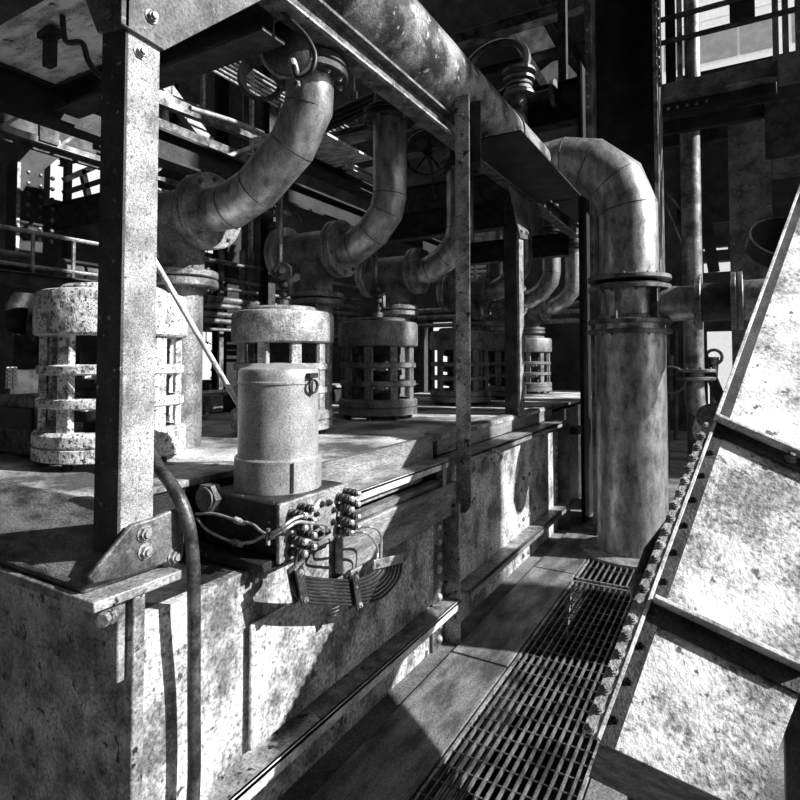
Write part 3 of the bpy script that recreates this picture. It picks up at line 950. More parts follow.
grating('long floor grating of fine bars leading to the chute', GX0 + .01, GX1 - .01, 1.22, 4.72, 13, 34)
grating('short floor grating right before the big vertical pipe', GX0 + .01, GX1 - .01, 4.78, 5.42, 11, 1)
k = 0
for (y0, y1, lab) in ((1.3, 3.2, 'nearest'), (3.22, 4.85, 'middle'), (4.87, 6.0, 'farthest')):
    tag(MB().box(-1.50, GX0 - .005, y0, y1, FLOOR, FLOOR + .012).build('floor_plate', 'floor_plate', bevel=.002),
        lab + ' worn steel floor plate between the tank and the gratings', 'floor plate', 'floor plates beside the tank')

# ================================================================== columns, platforms and background steelwork
def single(mb, name, mname, label, cat, group=None, bevel=0.0):
    return tag(mb.build(name, mname, bevel=bevel), label, cat, group)


def beam_x(px0, py0, px1, Y, h, w, name, mname, label, group='background beams', cat='beam'):
    p0 = pt(px0, py0, y=Y)
    x1 = pt(px1, py0, y=Y).x
    return single(MB().ibeam(p0, V(x1, Y, p0.z), h, w), name, mname, label, cat, group)


def beam_y(px0, py0, px1, X, h, w, name, mname, label, group='background beams', cat='beam'):
    p0 = pt(px0, py0, x=X)
    y1 = pt(px1, py0, x=X).y
    return single(MB().ibeam(p0, V(X, y1, p0.z), h, w), name, mname, label, cat, group)


# big dark built-up column behind the downpipe
t = thing('built_up_column', 'massive dark steel column rising behind the big vertical pipe', 'column', (-1.0, 6.45, FLOOR))
YC = 6.45
cx0, cx1 = pt(592, 300, y=6.25).x, pt(660, 300, y=6.25).x
MB().box(cx0 + .02, cx1 - .02, YC, YC + .03, FLOOR, 8).build('web', 'black_steel', t)
for (x0, x1) in ((cx0 - .01, cx0 + .03), (cx1 - .03, cx1 + .01)):
    MB().box(x0, x1, YC - .22, YC + .25, FLOOR, 8).build('flange', 'mid_steel', t, bevel=.003)
MB().box(cx0 - .04, cx0 - .012, YC - .22, YC - .10, 3.6, 8).build('cover_plate', 'riveted', t)
MB().box(cx1 + .012, cx1 + .04, YC - .22, YC - .10, 4.4, 8).build('cover_plate', 'riveted', t)
MB().box(cx0 - .1, cx0 + .12, YC - .3, YC + .3, FLOOR, FLOOR + .04).build('base_plate', 'mid_steel', t)
b = MB()
for k in range(36):
    b.rivet(V(cx0 - .02, YC - .22, 3.7 + k * .12), (0, -1, 0), .018)
    b.rivet(V(cx1 + .02, YC - .22, 4.45 + k * .1), (0, -1, 0), .018)
stuff(b.build('rivets', 'mid_steel', t))
b = MB()
MB().box(cx0 - .20, cx0 - .16, YC + .1, YC + .5, FLOOR, 5).build('side_angle', 'black_steel', t)

# riveted column at the right
t = thing('riveted_column', 'wide riveted plate column standing behind the chute at the right', 'column', (.2, 7.6, FLOOR))
Y2 = 7.6
x0, x1 = pt(729, 200, y=Y2).x, pt(772, 200, y=Y2).x
MB().box(x0, x1, Y2, Y2 + .03, FLOOR, 5.0).build('face_plate', 'riveted', t)
MB().box(x0 + .05, x0 + .09, Y2 + .03, Y2 + .5, FLOOR, 5.0).build('web', 'dark_steel', t)
MB().box(x1 - .09, x1 - .05, Y2 + .03, Y2 + .5, FLOOR, 5.0).build('web', 'dark_steel', t)
b = MB()
for k in range(36):
    b.rivet(V(x0 + .11, Y2 + .006, .6 + k * .12), (0, -1, 0), .016)
    b.rivet(V(x1 - .10, Y2 + .006, .6 + k * .12), (0, -1, 0), .016)
stuff(b.build('rivets', 'dark_steel', t))
beam_x(772, 148, 840, 7.9, .7, .2, 'plate_girder', 'riveted', 'dark plate girder running off the right edge behind the riveted column')

# upper right platform with railing and posts
t = thing('upper_platform', 'dark steel platform edge under the bright upper right opening', 'platform', pt(715, 100, y=6.6))
Yp = 6.6
q0 = pt(661, 100, y=Yp)
q1 = pt(777, 76, y=Yp)
for (za, zb, ya, mm, nm) in ((q0.z - .02, q0.z + .16, Yp - .02, 'riveted', 'edge_beam'), (q0.z - .14, q0.z - .03, Yp + .06, 'black_steel', 'lower_beam'), (q0.z - .30, q0.z - .16, Yp + .2, 'black_steel', 'lower_beam')):
    MB().box(q0.x, q1.x, ya, ya + .08, za, zb).build(nm, mm, t, bevel=.004)
MB().box(q0.x, q1.x, Yp - .06, Yp + .1, q0.z - .03, q0.z - .015).build('flange', 'mid_steel', t)
MB().box(q0.x, q1.x, Yp, Yp + 1.2, q0.z + .12, q0.z + .14).build('deck', 'black_steel', t)
MB().box(q1.x + .005, q1.x + .55, Yp - .1, Yp - .02, q0.z - .12, q0.z + .16).build('edge_beam', 'riveted', t)
MB().box(q1.x - .1, q1.x + .55, Yp + .1, Yp + .2, q0.z - .75, q0.z - .2).build('girder', 'dark_steel', t)
px_ = pt(692, 50, y=Yp + .1)
MB().cyl(V(px_.x, Yp + .12, q0.z), V(px_.x, Yp + .12, q0.z + 3), .075, n=24).build('pipe_post', 'mid_steel', t)
MB().box(px_.x - .14, px_.x - .09, Yp + .05, Yp + .10, q0.z, q0.z + 3).build('angle_post', 'mid_steel', t)
MB().box(px_.x - .26, px_.x - .16, Yp + .15, Yp + .2, q0.z, q0.z + 3).build('dark_post', 'black_steel', t)
r0_ = pt(661, 43, y=Yp + .02)
for k, (pa, pb) in enumerate((((650, 50), (800, 4)), ((650, 22), (770, -8)))):
    a_, c_ = pt(*pa, y=Yp + .03), pt(*pb, y=Yp + .03)
    MB().tube([V(a_.x, a_.y, (a_.z + c_.z) / 2), V(c_.x + .3, a_.y, (a_.z + c_.z) / 2)], .028, 10).build('rail', 'dark_steel', t)
for pxx in (776, 786, 799):
    a_ = pt(pxx, 60, y=Yp + .05)
    MB().box(a_.x - .025, a_.x + .025, Yp + .02, Yp + .07, q0.z + .1, q0.z + 3).build('rail_post', 'riveted', t)
a_ = pt(741, 14, y=Yp + .03)
MB().box(a_.x - .1, a_.x + .12, Yp + .04, Yp + .08, a_.z - .1, a_.z + .14).build('dark_plate', 'black_steel', t)
b = MB()
for k in range(5):
    b.rivet(V(q0.x + .06 + k * .09, Yp + .06, q0.z - .085), (0, -1, 0), .02)
stuff(b.build('rivets', 'mid_steel', t))
beam_x(660, 139, 729, 8.3, .3, .15, 'floor_beam', 'dark_steel', 'dark beam with bolted end plate between the two columns at the right')
# dark back screen steel between the columns
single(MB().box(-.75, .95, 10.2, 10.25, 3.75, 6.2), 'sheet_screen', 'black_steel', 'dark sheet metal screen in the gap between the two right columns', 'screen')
for (pa, pb, lab) in (((664, 190), (685, 215), 'pale flat brace plate right of the big column, high up'), ((652, 172), (690, 262), 'dark slanted brace right of the big column, lower')):
    single(MB().bar(pt(*pa, y=10.15), pt(*pb, y=10.15), .12, .03), 'brace', 'mid_steel', lab, 'brace', 'braces at the right')
# service pipe with flange right of the downpipe
t = thing('service_pipe', 'slim grey vertical pipe with bolted joint right of the big pipe', 'pipe', pt(692, 420, y=7.0))
a_ = pt(691, 200, y=7.0)
e_ = pt(691, 392, y=7.0)
f_ = pt(700, 412, y=7.0)
MB().tube(smooth_path([a_ + V(0, 0, .9), a_, V(a_.x, 7.0, e_.z + .3), V(a_.x, 7.0, e_.z), f_, f_ + V(.25, 0, -.05)], 6), .10, 20).build('barrel', 'mid_steel', t)
MB().tube([f_ + V(-.05, 0, 0), V(f_.x - .05, 7.0, FLOOR)], .08, 16).build('support', 'dark_steel', t)
for dz in (.02, -.03):
    flange(V(a_.x, 7.0, pt(691, 374, y=7.0).z + dz), (0, 0, 1 if dz > 0 else -1), .21, .035, 'mid_steel', t, nb=8)
t = thing('drain_valve', 'small cluster of dark valve fittings between the big pipe and the slim pipe', 'valve', pt(672, 400, y=6.9))
for k, (px, y0, y1, r) in enumerate(((667, 310, 470, .03), (676, 330, 440, .025), (669, 355, 400, .06))):
    MB().cyl(pt(px, y0, y=6.9), pt(px, y1, y=6.9), r, n=14).build('fitting', 'dark_steel', t)
MB().torus(pt(671, 380, y=6.8), (.3, -1, 0), .14, .015, 24, 8).build('handwheel', 'dark_steel', t)
t = thing('yard_valve', 'small handwheel valve silhouetted in the bright doorway', 'valve', pt(716, 395, y=13.0))
MB().cyl(pt(714, 385, y=13.0), V(pt(714, 385, y=13).x, 13.0, FLOOR), .08, n=14).build('pipe', 'mid_steel', t)
MB().torus(pt(714, 357, y=12.9), (.2, -1, 0), .14, .03, 24, 8).build('handwheel', 'mid_steel', t)
MB().cyl(pt(714, 357, y=13.0), pt(714, 388, y=13.0), .09, .05, 14).build('bonnet', 'worn_steel', t)
single(MB().bar(pt(701, 352, y=11.0), pt(756, 482, y=11.0), .16, .16), 'slanted_brace', 'black_steel', 'dark slanted brace in front of the bright doorway', 'brace')
single(MB().bar(pt(702, 195, y=10.15), pt(714, 272, y=10.15), .16, .1), 'hanging_strap', 'black_steel', 'dark hanging strap in front of the bright slots', 'strap')

# ------------------------------------------------------------------ top middle: upper deck steel
a_ = pt(592, 98, y=6.9)
single(MB().ibeam(V(a_.x, 6.9, a_.z), V(a_.x - 4.2, 6.9, a_.z), .5, .2), 'deck_girder', 'dark_steel', 'deep dark girder running behind the overhead pipe', 'beam', 'background beams')
beam_x(592, 1, 430, 7.6, .16, .18, 'roof_beam', 'mid_steel', 'upper dark beam with lit lower edge at the top middle')
beam_x(592, 44, 480, 8.2, .14, .12, 'roof_beam', 'dark_steel', 'thin dark beam crossing the bright sheets at the top middle')
a_ = pt(563, 60, y=7.2)
single(MB().box(a_.x - .05, a_.x + .05, 7.15, 7.25, pt(563, 96, y=7.2).z, 7.2), 'hanger_post', 'dark_steel', 'dark upright hanger before the bright sheets at the top', 'post')
for (pa, pb, lab, mm) in (((535, -10), (600, 92), 'dark diagonal roof brace beside the massive column', 'black_steel'), ((546, 0), (584, 60), 'second dark diagonal roof brace with lit edge', 'dark_steel'),
                          ((506, 25), (553, 98), 'pale slanted strip along the bright roof sheets', 'edge_light')):
    single(MB().bar(pt(*pa, y=8.0), pt(*pb, y=8.0), .10, .16, up=(0, 1, 0)), 'roof_brace', mm, lab, 'brace', 'braces at the top middle')
sh = [pt(506, 24, y=9.4), pt(536, 12, y=9.4), pt(556, 48, y=9.4), pt(527, 60, y=9.4)]
single(MB().prism(sh, (0, .02, .0)), 'roof_sheet', 'tarp', 'light grey corrugated sheet high up behind the beams, upper one', 'sheet', 'grey roof sheets')
sh = [pt(536, 75, y=9.4), pt(560, 55, y=9.4), pt(592, 92, y=9.4), pt(552, 98, y=9.4)]
single(MB().prism(sh, (0, .02, .0)), 'roof_sheet', 'tarp', 'light grey corrugated sheet high up behind the beams, lower one', 'sheet', 'grey roof sheets')
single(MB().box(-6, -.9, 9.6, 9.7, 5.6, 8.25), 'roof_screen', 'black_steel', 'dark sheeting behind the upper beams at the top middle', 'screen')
t = thing('pipe_coupling', 'bolted flange coupling standing on the upper girder behind the overhead pipe', 'coupling', pt(518, 104, y=6.6))
c = pt(519, 104, y=6.6)
MB().cyl(V(c.x, 6.6, c.z - .3), V(c.x, 6.6, c.z + .1), .10, n=18).build('pipe', 'mid_steel', t)
for k, (dz, r) in enumerate(((.08, .19), (.14, .16), (.20, .16), (.26, .19), (.36, .2))):
    MB().lathe([(r * .5, 0), (r, .005), (r, .035), (r * .5, .04)], V(c.x, 6.6, c.z + dz), n=24).build('flange', 'mid_steel', t)
MB().lathe([(.12, .1), (.15, .2), (.12, .3)], V(c.x, 6.6, c.z), n=20).build('body', 'dark_steel', t)
MB().torus(V(c.x - .35, 6.7, c.z + .55), (0, -1, .3), .42, .05, 30, 8).build('loop_pipe', 'dark_steel', t)
for s_ in (-.3, .35):
    MB().lathe([(.1, 0), (.16, .01), (.16, .06), (.08, .07)], V(c.x + s_, 6.75, c.z + .1), (1, 0, 0), 20).build('flange', 'mid_steel', t)
    MB().cyl(V(c.x + s_, 6.75, c.z + .1), V(c.x, 6.75, c.z + .1), .07, n=14).build('pipe', 'dark_steel', t)

# ------------------------------------------------------------------ left: gallery and girders
XG = -5.6
t = thing('gallery', 'dark catwalk gallery with thin railing behind the white valve', 'catwalk', pt(50, 285, x=XG))
g0, g1 = pt(0, 268, x=XG), pt(100, 268, x=XG)
zr0, zr1 = pt(20, 265, x=XG).z, pt(20, 230, x=XG).z
ys0, ys1 = g0.y - 1.5, pt(150, 268, x=XG).y
MB().box(XG - .8, XG, ys0, ys1, zr0 - .16, zr0 - .06).build('deck', 'dark_steel', t)
MB().ibeam(V(XG + .05, ys0, zr0 - .14), V(XG + .05, ys1, zr0 - .14), .14, .10).build('edge_beam', 'dark_steel', t)
MB().tube([V(XG, ys0, zr1), V(XG, ys1, zr1)], .022, 8).build('rail', 'worn_steel', t)
MB().tube([V(XG, ys0, zr0), V(XG, ys1, zr0)], .02, 8).build('rail', 'worn_steel', t)
for k in range(10):
    y_ = ys0 + .25 + k * .38
    if y_ > ys1:
        break
    MB().cyl(V(XG, y_, zr0 - .1), V(XG, y_, zr1), .018, n=8).build('stanchion', 'worn_steel', t)
for k in range(2):
    MB().box(XG - .7, XG - .55, ys0 + .3 + k * 2.6, ys0 + .45 + k * 2.6, FLOOR, zr0 - .16).build('column', 'black_steel', t)
for k in range(3):
    MB().cyl(V(XG - .4, ys0 + 1.5 + k * .75, zr0 + .06), V(XG - .4, ys0 + 1.95 + k * .75, zr0 + .06), .13, n=20).build('drum', 'dark_steel', t)

XR = -7.2
t = thing('bracket_column', 'dark riveted column with flared head at the far left', 'column', pt(38, 300, x=XR))
za, zb_, zc = pt(38, 133, x=XR).z, pt(38, 168, x=XR).z, FLOOR
ya, yb = pt(17, 200, x=XR).y, pt(44, 200, x=XR).y
MB().prism([V(XR, ya, zc), V(XR, yb, zc), V(XR, yb, zb_), V(XR, yb + .35, za), V(XR, ya + .28, za), V(XR, ya, zb_)], (-.25, 0, 0)).build('shaft', 'black_steel', t, bevel=.006)
MB().box(XR, XR + .02, ya - .01, ya + .025, zc, zb_).build('edge_strip', 'worn_steel', t)
for r in range(7):
    for c in range(3):
        MB().rivet(V(XR, ya + .12 + c * .14, zb_ - .08 - r * .13), (1, 0, 0), .028, 8).build('rivet', 'mid_steel', t)
t = thing('box_girder', 'lattice box girder with pale top angle at the upper left', 'girder', pt(57, 112, x=-6.0))
p0 = pt(10, 96, x=-6.0)
z1_ = p0.z
yA_, yB_ = p0.y - .05, pt(108, 130, x=-6.0).y + 3
MB().angle(V(-6.0, yA_, z1_), V(-6.0, yB_, z1_), .12, -.12, .02).build('top_angle', 'worn_steel', t)
MB().box(-6.05, -6.0, yA_ - 1, yB_, z1_ - .36, z1_ - .30).build('bottom_chord', 'mid_steel', t)
MB().box(-6.35, -6.30, yA_ - 1, yB_, z1_ - .34, z1_ - .02).build('web', 'dark_steel', t)
for k in range(8):
    y_ = yA_ + k * .55
    MB().bar(V(-6.02, y_, z1_ - .31), V(-6.02, y_ + .28, z1_ - .02), .03, .03).build('lattice_bar', 'mid_steel', t)
    MB().bar(V(-6.02, y_ + .28, z1_ - .02), V(-6.02, y_ + .55, z1_ - .31), .03, .03).build('lattice_bar', 'mid_steel', t)
MB().box(-6.02, -5.98, pt(39, 130, x=-6).y, pt(58, 130, x=-6).y, z1_ - .34, z1_ - .12).build('splice_plate', 'riveted', t)

gg = thing('gallery_girder', 'dark girder above the gallery railing left of the corner post', 'beam', V(pt(35, 222, y=6.0).x, 6.0, FLOOR), 'background beams')
q0, q1 = pt(35, 222, y=6.0), pt(112, 222, y=6.0)
MB().ibeam(q0, V(q1.x, 6.0, q0.z), .45, .2).build('girder', 'dark_steel', gg)
MB().box(q1.x - .2, q1.x, 5.92, 6.08, FLOOR, q0.z - .22).build('post', 'dark_steel', gg)
beam_x(60, 163, 110, 7.5, .16, .12, 'gallery_beam', 'dark_steel', 'thin dark beam crossing the bright opening left of the corner post')
single(MB().box(*(lambda q: (q.x - .07, q.x + .07, q.y, q.y + .1))(pt(65, 180, x=-11)), FLOOR, ROOF), 'window_post', 'black_steel', 'dark upright in the bright opening left of the corner post', 'post')
for (pa, pb, lab) in (((64, 180), (110, 160), 'pale slanted bar high in the left opening'), ((82, 170), (90, 205), 'pale upright strap in the left opening'), ((64, 193), (110, 178), 'dark slanted bar low in the left opening')):
    single(MB().bar(pt(*pa, x=-10.95), pt(*pb, x=-10.95), .11, .10), 'truss_bar', 'worn_steel' if 'pale' in lab else 'dark_steel', lab, 'bar', 'bars in the left opening')

# members seen between the corner post and the first elbow
for (px, w_, y0_, y1_, X, mm, lab) in ((180, .22, 60, 330, -8.5, 'dark_steel', 'dark steel column just right of the corner post'),
                                   (229, .30, 60, 300, -7.5, 'black_steel', 'black column behind the flange of the first elbow'),
                                   (238, .14, 80, 300, -8.2, 'riveted', 'grey column beside the black column behind the first elbow'),
                                   (269, .16, 90, 200, -6.5, 'dark_steel', 'thin dark hanger left of the first elbow')):
    q = pt(px, y0_, x=X)
    q2 = pt(px, y1_, x=X)
    bt = thing('background_column', lab, 'column', V(q.x, q.y, FLOOR), 'columns behind the valves')
    MB().ibeam(V(q.x, q.y, FLOOR), V(q.x, q.y, q.z + 1.5), w_ * 1.2, w_, .02, .02, up=(1, 0, 0)).build('shaft', mm, bt)
    MB().box(q.x - w_ * .8, q.x + w_ * .8, q.y - w_ * .8, q.y + w_ * .8, FLOOR, FLOOR + .03).build('base_plate', mm, bt)
for (pa, pb, X, w_, h_, mm, lab) in (((150, 95), (262, 138), -5.6, .10, .16, 'mid_steel', 'grey angle beam sloping down to the first elbow'),
                                 ((150, 146), (260, 192), -5.2, .10, .05, 'edge_light', 'pale angle strip below the sagging hose'),
                                 ((150, 128), (260, 170), -5.2, .06, .26, 'rib_steel', 'dark curved-edge plate girder behind the sagging hose'),
                                 ((156, 75), (205, 140), -6.4, .10, .18, 'worn_white', 'pale diagonal brace right of the corner post')):
    single(MB().bar(pt(*pa, x=X), pt(*pb, x=X), w_, h_), 'sloping_beam', mm, lab, 'beam', 'sloping members behind the corner post')
pts = [pt(150, 122, x=-5.1), pt(172, 142, x=-5.1), pt(195, 155, x=-5.1), pt(220, 158, x=-5.1), pt(250, 148, x=-5.1), pt(267, 142, x=-5.1), pt(262, 134, x=-5.1), pt(235, 122, x=-5.1), pt(190, 108, x=-5.1)]
single(MB().tube(smooth_path(pts, 8), .028, 12), 'sagging_hose', 'worn_white', 'pale hose hanging in a loop between the corner post and the first elbow', 'hose')
for k in range(6):
    a_ = pt(205 + k * 5, 66 - k * 2, x=-4.8 - .12 * k)
    y1 = a_.y + 2.6
    lab = ['first', 'second', 'third', 'fourth', 'fifth', 'sixth'][k] + ' thin conduit from the left in the bundle below the cross beam'
    single(MB().tube([a_, V(a_.x, y1, a_.z)], .016, 8), 'conduit', 'worn_steel', lab, 'pipe', 'conduits below the cross beam')
th = thing('trapeze_hanger', 'thin trapeze hanger holding the conduit bundle below the cross beam', 'hanger', V(-5.1, 4.2, 4.0))
qa, qb = pt(205, 66, x=-4.8), pt(230, 56, x=-5.4)
zl = min(qa.z, qb.z) - .03
MB().bar(V(-4.7, qa.y + 1.3, qa.z - .03), V(-5.5, qa.y + 1.3, qb.z - .03), .03, .03).build('crossbar', 'mid_steel', th)
for xx, zz in ((-4.7, qa.z), (-5.5, qb.z)):
    MB().cyl(V(xx, qa.y + 1.3, zz - .06), V(xx, qa.y + 1.3, ROOF), .012, n=8).build('hanger_rod', 'mid_steel', th)
for k, (py, r) in enumerate(((256, .035), (274, .03), (284, .03), (296, .05), (303, .04), (312, .04), (319, .04), (328, .025))):
    a_ = pt(190, py, x=-6.6)
    lab = ['topmost', 'second', 'third', 'fourth', 'fifth', 'sixth', 'seventh', 'lowest'][k] + ' pipe of the horizontal rack left of the second valve'
    single(MB().tube([V(a_.x, a_.y - .6, a_.z), V(a_.x, a_.y + 4.2, a_.z)], r, 10), 'rack_pipe', 'mid_steel', lab, 'pipe', 'pipes on the background rack')
rk = thing('pipe_rack', 'dark rack uprights carrying the horizontal pipes behind the valves', 'rack', pt(220, 330, x=-6.7))
for pxx in (175, 222, 243, 252):
    q = pt(pxx, 300, x=-6.72)
    MB().box(q.x - .05, q.x, q.y - .04, q.y + .04, FLOOR, pt(pxx, 250, x=-6.7).z).build('upright', 'mid_steel', rk)

# second tank line further back with more valves
t2 = thing('rear_tank', 'low dark tank line in the background behind the white valve', 'tank', (-8.4, 7, FLOOR))
MB().box(-9.2, -7.6, 3.2, 14, FLOOR, .92).build('body', 'dark_steel', t2)
MB().box(-9.3, -7.58, 3.1, 14.1, .92, .96).build('lid', 'lid_plate', t2)
MB().box(-7.6, -7.55, 3.2, 14, .2, .3).build('ledge', 'worn_steel', t2)
for k, (y_, lab) in enumerate(((4.45, 'distant caged valve at the left edge beside the white valve'), (6.1, 'distant caged valve hidden behind the corner post'),
                               (7.95, 'distant caged valve seen left of the canister under the pipe rack'), (9.9, 'distant caged valve glimpsed behind the canister valve'))):
    copy_tree(vc, None, (-8.45 - UX, y_ - VY[2], .96 - LID), lab)
t = thing('rounded_housing', 'black rounded steel housing with worn rim at the left edge of the lid', 'housing', (-3.6, 1.75, LID))
prof = [pt(-30, 446, y=1.62), pt(37, 441, y=1.62), pt(40, 405, y=1.62), pt(36, 397, y=1.62), pt(28, 394, y=1.62), pt(-30, 396, y=1.62)]
prof[0].z = prof[1].z = LID
MB().prism(prof, (0, .25, 0)).build('shell', 'rib_steel', t, bevel=.012)
a_, c_ = pt(-25, 404, y=1.615), pt(33, 430, y=1.615)
MB().box(a_.x, c_.x, 1.605, 1.62, c_.z, a_.z).build('dark_panel', 'black_steel', t, bevel=.004)
t = thing('switch_panel', 'small pale panel with two columns of dark buttons at the left edge', 'control panel', pt(12, 400, x=-6.6))
q0, q1 = pt(7, 389, x=-6.6), pt(17, 367, x=-6.6)
MB().box(-6.64, -6.6, q0.y, q1.y, q0.z, q1.z).build('plate', 'white_paint', t, bevel=.006)
for r in range(5):
    for c in range(2):
        yy = q0.y + (q1.y - q0.y) * (.28 + .44 * c)
        zz = q0.z + (q1.z - q0.z) * (.12 + .19 * r)
        MB().cyl(V(-6.6, yy, zz), V(-6.585, yy, zz), .028, n=10).build('button', 'black_steel', t)
MB().cyl(V(-6.62, (q0.y + q1.y) / 2, FLOOR), V(-6.62, (q0.y + q1.y) / 2, q0.z), .03, n=10).build('stand', 'dark_steel', t)
t = thing('elbow_duct', 'dark bent duct with round flange behind the left side of the white valve', 'duct', pt(20, 330, x=-6.9))
MB().tube(smooth_path([pt(23, 278, x=-6.9), pt(24, 295, x=-6.9), pt(15, 312, x=-6.9), pt(16, 322, x=-6.9), pt(30, 325, x=-6.9)], 5), .12, 18).build('bend', 'dark_steel', t)
flange(pt(30, 325, x=-6.8), (.6, .8, 0), .2, .06, 'mid_steel', t, nb=6)
MB().box(-7.2, -6.7, pt(4, 340, x=-6.9).y, pt(34, 340, x=-6.9).y, FLOOR, pt(20, 336, x=-6.9).z).build('pedestal', 'dark_steel', t)

# ------------------------------------------------------------------ behind and above the second elbow
beam_x(300, 148, 470, 6.2, .10, .3, 'walkway_beam', 'mid_steel', 'grey beam crossing behind the second elbow')
beam_x(405, 205, 572, 6.2, .40, .16, 'walkway_girder', 'dark_steel', 'deep dark girder behind the angle iron post')
beam_y(280, 152, 420, -5.2, .14, .3, 'walkway_beam', 'dark_steel', 'dark walkway beam running back behind the second elbow')
for (px0, py0, px1, X, mm, lab) in ((270, 188, 330, -5.0, 'white_paint', 'bright white angle left of the second tee'), (345, 165, 470, -4.4, 'worn_white', 'pale tray strip behind the second elbow')):
    beam_y(px0, py0, px1, X, .08, .10, 'tray_beam', mm, lab)
single(MB().box(-5.4, -4.4, 5.4, 7.4, pt(280, 152, x=-5.2).z + .07, pt(280, 152, x=-5.2).z + .10), 'walkway_plate', 'deck_underside', 'pale walkway plate seen from below behind the second elbow', 'deck plate')
for k in range(4):
    a_, c_ = pt(306, 139 - 5 * k, d=5.2), pt(402, 96 - 5 * k, d=4.6)
    lab = ['lowest', 'second lowest', 'second highest', 'highest'][k] + ' cable of the bundle between the first and second elbow tops'
    single(MB().tube([a_, c_], .02, 8), 'bundle_cable', 'rubber', lab, 'cable', 'cable bundle between the elbows')


def handwheel(c, axis, R, label, stem=.3, mname='dark_steel', group='handwheels'):
    a, u, v = frame(axis)
    t = thing('handwheel', label, 'handwheel', c, group)
    MB().torus(c, a, R, R * .09, 32, 10).build('rim', mname, t)
    for k in range(5):
        an = 2 * PI * k / 5 + .3
        MB().cyl(c, c + (u * math.cos(an) + v * math.sin(an)) * R, R * .06, n=8).build('spoke', mname, t)
    MB().cyl(c - a * R * .2, c + a * R * .15, R * .2, n=14).build('hub', mname, t)
    MB().cyl(c, c - a * stem, R * .10, n=10).build('stem', mname, t)
    return t


handwheel(pt(428, 153, d=4.7), (.35, -.85, .1), .19, 'dark spoked handwheel right of the second elbow', 1.0)
handwheel(pt(418, 262, d=6.2), (.5, -.8, 0), .13, 'small dark handwheel below the second elbow bend', 1.0)
hc = thing('hose_coil', 'coil of dark hose hanging left of the first elbow top', 'hose', pt(262, 80, d=4.4))
for k in range(4):
    MB().torus(pt(262, 78, d=4.4 + k * .035) + V(0, 0, -.01 * k), (.6, -.75, 0), .17 - .012 * k, .016, 36, 8).build('coil_turn', 'hose', hc)
q = pt(262, 58, d=4.45)
MB().cyl(q - V(0, 0, .05), V(q.x, q.y, ROOF), .012, n=8).build('hanger_rod', 'mid_steel', hc)
handwheel(pt(497, 310, d=6.4), (.5, -.8, 0), .10, 'small round handwheel behind the gusset post')
t = thing('lamp_fixture', 'round caged bulkhead fitting hanging beside the first elbow top', 'light fitting', pt(287, 62, d=2.75))
c = pt(287, 50, d=2.72)
MB().lathe([(.04, -.10), (.10, -.07), (.115, 0), (.11, .05), (.06, .08)], c, (.5, -.8, -.3), 28).build('body', 'dark_steel', t)
MB().torus(c, (.5, -.8, -.3), .118, .012, 32, 8).build('rim', 'mid_steel', t)
MB().lathe([(.018, 0), (.022, .02), (.022, .06), (.014, .07), (.014, .13)], pt(292, 60, d=2.62), (.2, .1, -1), 14).build('cable_gland', 'worn_steel', t)
single(MB().tube(smooth_path([pt(262, -10, d=2.5), pt(285, 15, d=2.5), pt(305, 35, d=2.5), pt(315, 55, d=2.5), pt(311, 72, d=2.5), pt(298, 78, d=2.55), pt(294, 66, d=2.6)], 7), .011, 10), 'lamp_cable', 'rubber', 'black cable looping down to the round fitting by the first elbow', 'cable')
single(MB().tube(smooth_path([V(pt(62, 38, d=2.6).x, pt(62, 38, d=2.6).y, 3.16), pt(66, 41, d=2.6), pt(82, 43, d=2.6), pt(88, 60, d=2.6), pt(98, 74, d=2.6), pt(112, 82, d=2.6)], 7), .013, 10), 'dangling_cable', 'rubber', 'black cable dangling below the light deck plate', 'cable')
t = thing('deck_bracket', 'dark bracket hanging under the light deck plate', 'bracket', pt(50, 60, d=2.7))
q = pt(50, 50, d=2.7)
MB().box(q.x - .03, q.x + .03, q.y - .02, q.y + .02, q.z - .08, 3.165).build('hanger', 'black_steel', t, bevel=.004)
MB().box(q.x - .06, q.x + .06, q.y - .03, q.y + .03, q.z + .06, q.z + .09).build('plate', 'black_steel', t)

# far lamps
for (px, py, lab) in ((225, 333, 'small bright hall lamp left of the second valve cap, right one'), (206, 346, 'small bright hall lamp left of the second valve cap, left one')):
    t = thing('hall_lamp', lab, 'lamp', pt(px, py, x=-10.0), 'far hall lamps')
    c = pt(px, py, x=-10.0)
    MB().lathe([(.05, .05), (.09, 0), (.05, -.05)], c, n=14).build('bulb', 'lamp_glow', t)
    MB().cyl(c + V(0, 0, .05), V(c.x, c.y, ROOF), .012, n=8).build('stem', 'dark_steel', t)
    MB().lathe([(.03, .10), (.14, .03), (.13, .03), (.02, .09)], c, n=16).build('shade', 'dark_steel', t)
t = thing('steam_pipe', 'dark horizontal duct below the rack at the left of the canister', 'duct', pt(205, 395, x=-5.6))
q = pt(160, 398, x=-5.6)
MB().box(-5.8, -5.4, q.y - .3, q.y + 3.5, FLOOR, q.z).build('body', 'dark_steel', t)
MB().box(-5.85, -5.35, q.y - .3, q.y + 3.5, q.z, q.z + .04).build('cover', 'worn_white', t)
for (px, w_) in ((200, .14), (212, .14)):
    q = pt(px, 412, z=LID)
    single(MB().box(q.x - .08, q.x + .08, q.y - .07, q.y + .07, LID, LID + .16), 'concrete_block', 'worn_white', 'small pale block on the lid behind the rod, %s one' % ('left' if px == 200 else 'right'), 'block', 'pale blocks on the lid', bevel=.01)

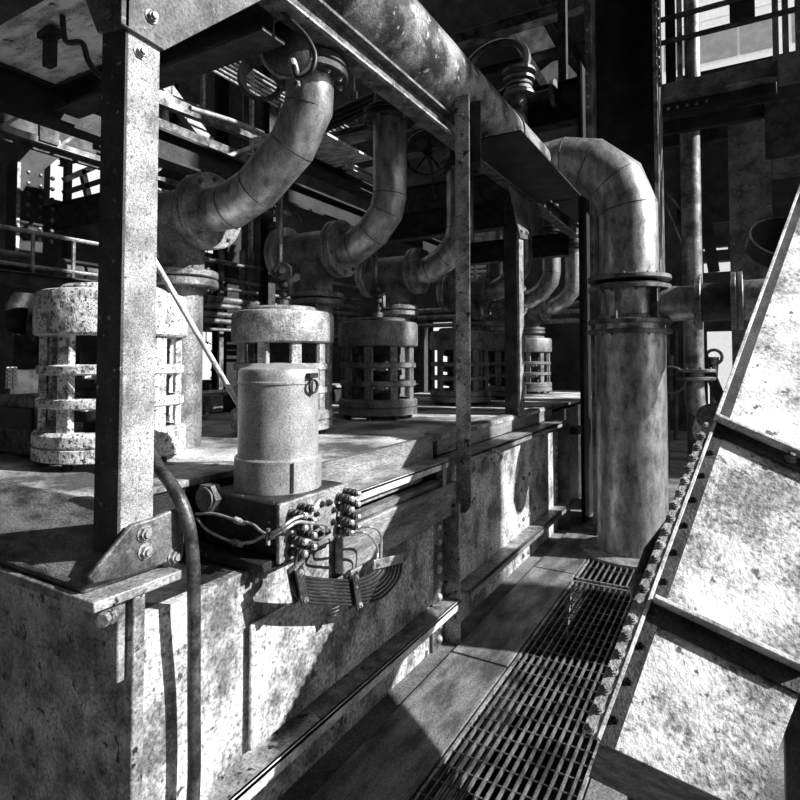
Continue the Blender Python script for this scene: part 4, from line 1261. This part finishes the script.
# far details between the valves and the dark column
t = thing('louvre_panel', 'small pale louvre panel seen right of the angle iron post', 'louvre', pt(480, 280, y=11.0))
q0, q1 = pt(471, 277, y=11.0), pt(488, 257, y=11.0)
for k in range(5):
    zz = q0.z + (q1.z - q0.z) * k / 4
    MB().box(q0.x, q1.x, 10.9, 10.98, zz - .03, zz + .02).build('slat', 'white_paint', t)
MB().box(q0.x - .04, q0.x, 10.9, 11.0, FLOOR, q1.z + .1).build('upright', 'mid_steel', t)
MB().box(q1.x, q1.x + .04, 10.9, 11.0, FLOOR, q1.z + .1).build('upright', 'mid_steel', t)
t = thing('guard_rail', 'pale pipe guard rail with rounded corner behind the angle iron post', 'railing', pt(499, 330, y=9.85))
q0, q1 = pt(480, 214, y=9.85), pt(500, 214, y=9.85)
MB().tube(smooth_path([q0, V(q1.x - .12, 9.85, q0.z), V(q1.x, 9.85, q0.z - .12), V(q1.x, 9.85, FLOOR)], 6), .035, 10).build('rail', 'worn_steel', t)
MB().box(q0.x - .2, q1.x - .1, 9.83, 9.91, q0.z - .75, q0.z - .35).build('toe_board', 'worn_white', t)
MB().cyl(V(q0.x - .1, 9.85, FLOOR), V(q0.x - .1, 9.85, q0.z), .035, n=10).build('post', 'worn_steel', t)
for k, (py, lab) in enumerate(((311, 'upper'), (318, 'middle'), (326, 'lower'))):
    a_ = pt(418, py, y=10.4)
    single(MB().tube([a_, V(pt(625, py, y=10.4).x, 10.4, a_.z)], .045, 10), 'far_pipe', 'worn_steel', lab + ' of three distant horizontal pipes above the far valves', 'pipe', 'distant horizontal pipes')
fr = thing('pipe_stand', 'dark stand carrying the distant horizontal pipes', 'rack', pt(520, 330, y=10.45))
for pxx in (430, 520, 615):
    q = pt(pxx, 308, y=10.45)
    MB().box(q.x - .04, q.x + .04, 10.43, 10.53, FLOOR, q.z).build('upright', 'dark_steel', fr)
# pale uprights far behind the gap beside the corner post
for k, (px, lab) in enumerate(((166, 'first'), (203, 'second'), (252, 'third'))):
    q = pt(px, 85, x=-9.6)
    single(MB().box(q.x - .04, q.x + .04, q.y - .04, q.y + .04, FLOOR, q.z + 1.5), 'thin_upright', 'worn_steel', lab + ' thin pale upright from the left behind the sagging hose', 'post', 'thin pale uprights')
for k, (py, lab) in enumerate(((118, 'upper'), (172, 'lower'))):
    q0, q1 = pt(160, py, x=-9.55), pt(290, py, x=-9.55)
    single(MB().box(-9.6, -9.5, q0.y, q1.y, q0.z - .04, q0.z + .04), 'tie_bar', 'worn_steel', lab + ' pale tie bar joining the thin uprights', 'bar', 'pale tie bars')
# strap that carries the cable bundle between the elbows
hs = thing('bundle_hanger', 'thin strap holding the cable bundle between the two elbow tops', 'hanger', pt(354, 118, d=4.9))
qa, qb = pt(354, 120, d=4.9), pt(354, 95, d=4.9)
MB().box(qa.x - .03, qa.x + .03, qa.y - .015, qa.y + .015, qa.z - .03, qb.z + .03).build('strap', 'mid_steel', hs)
MB().cyl(V(qb.x, qb.y, qb.z), V(qb.x, qb.y, ROOF), .010, n=8).build('hanger_rod', 'mid_steel', hs)
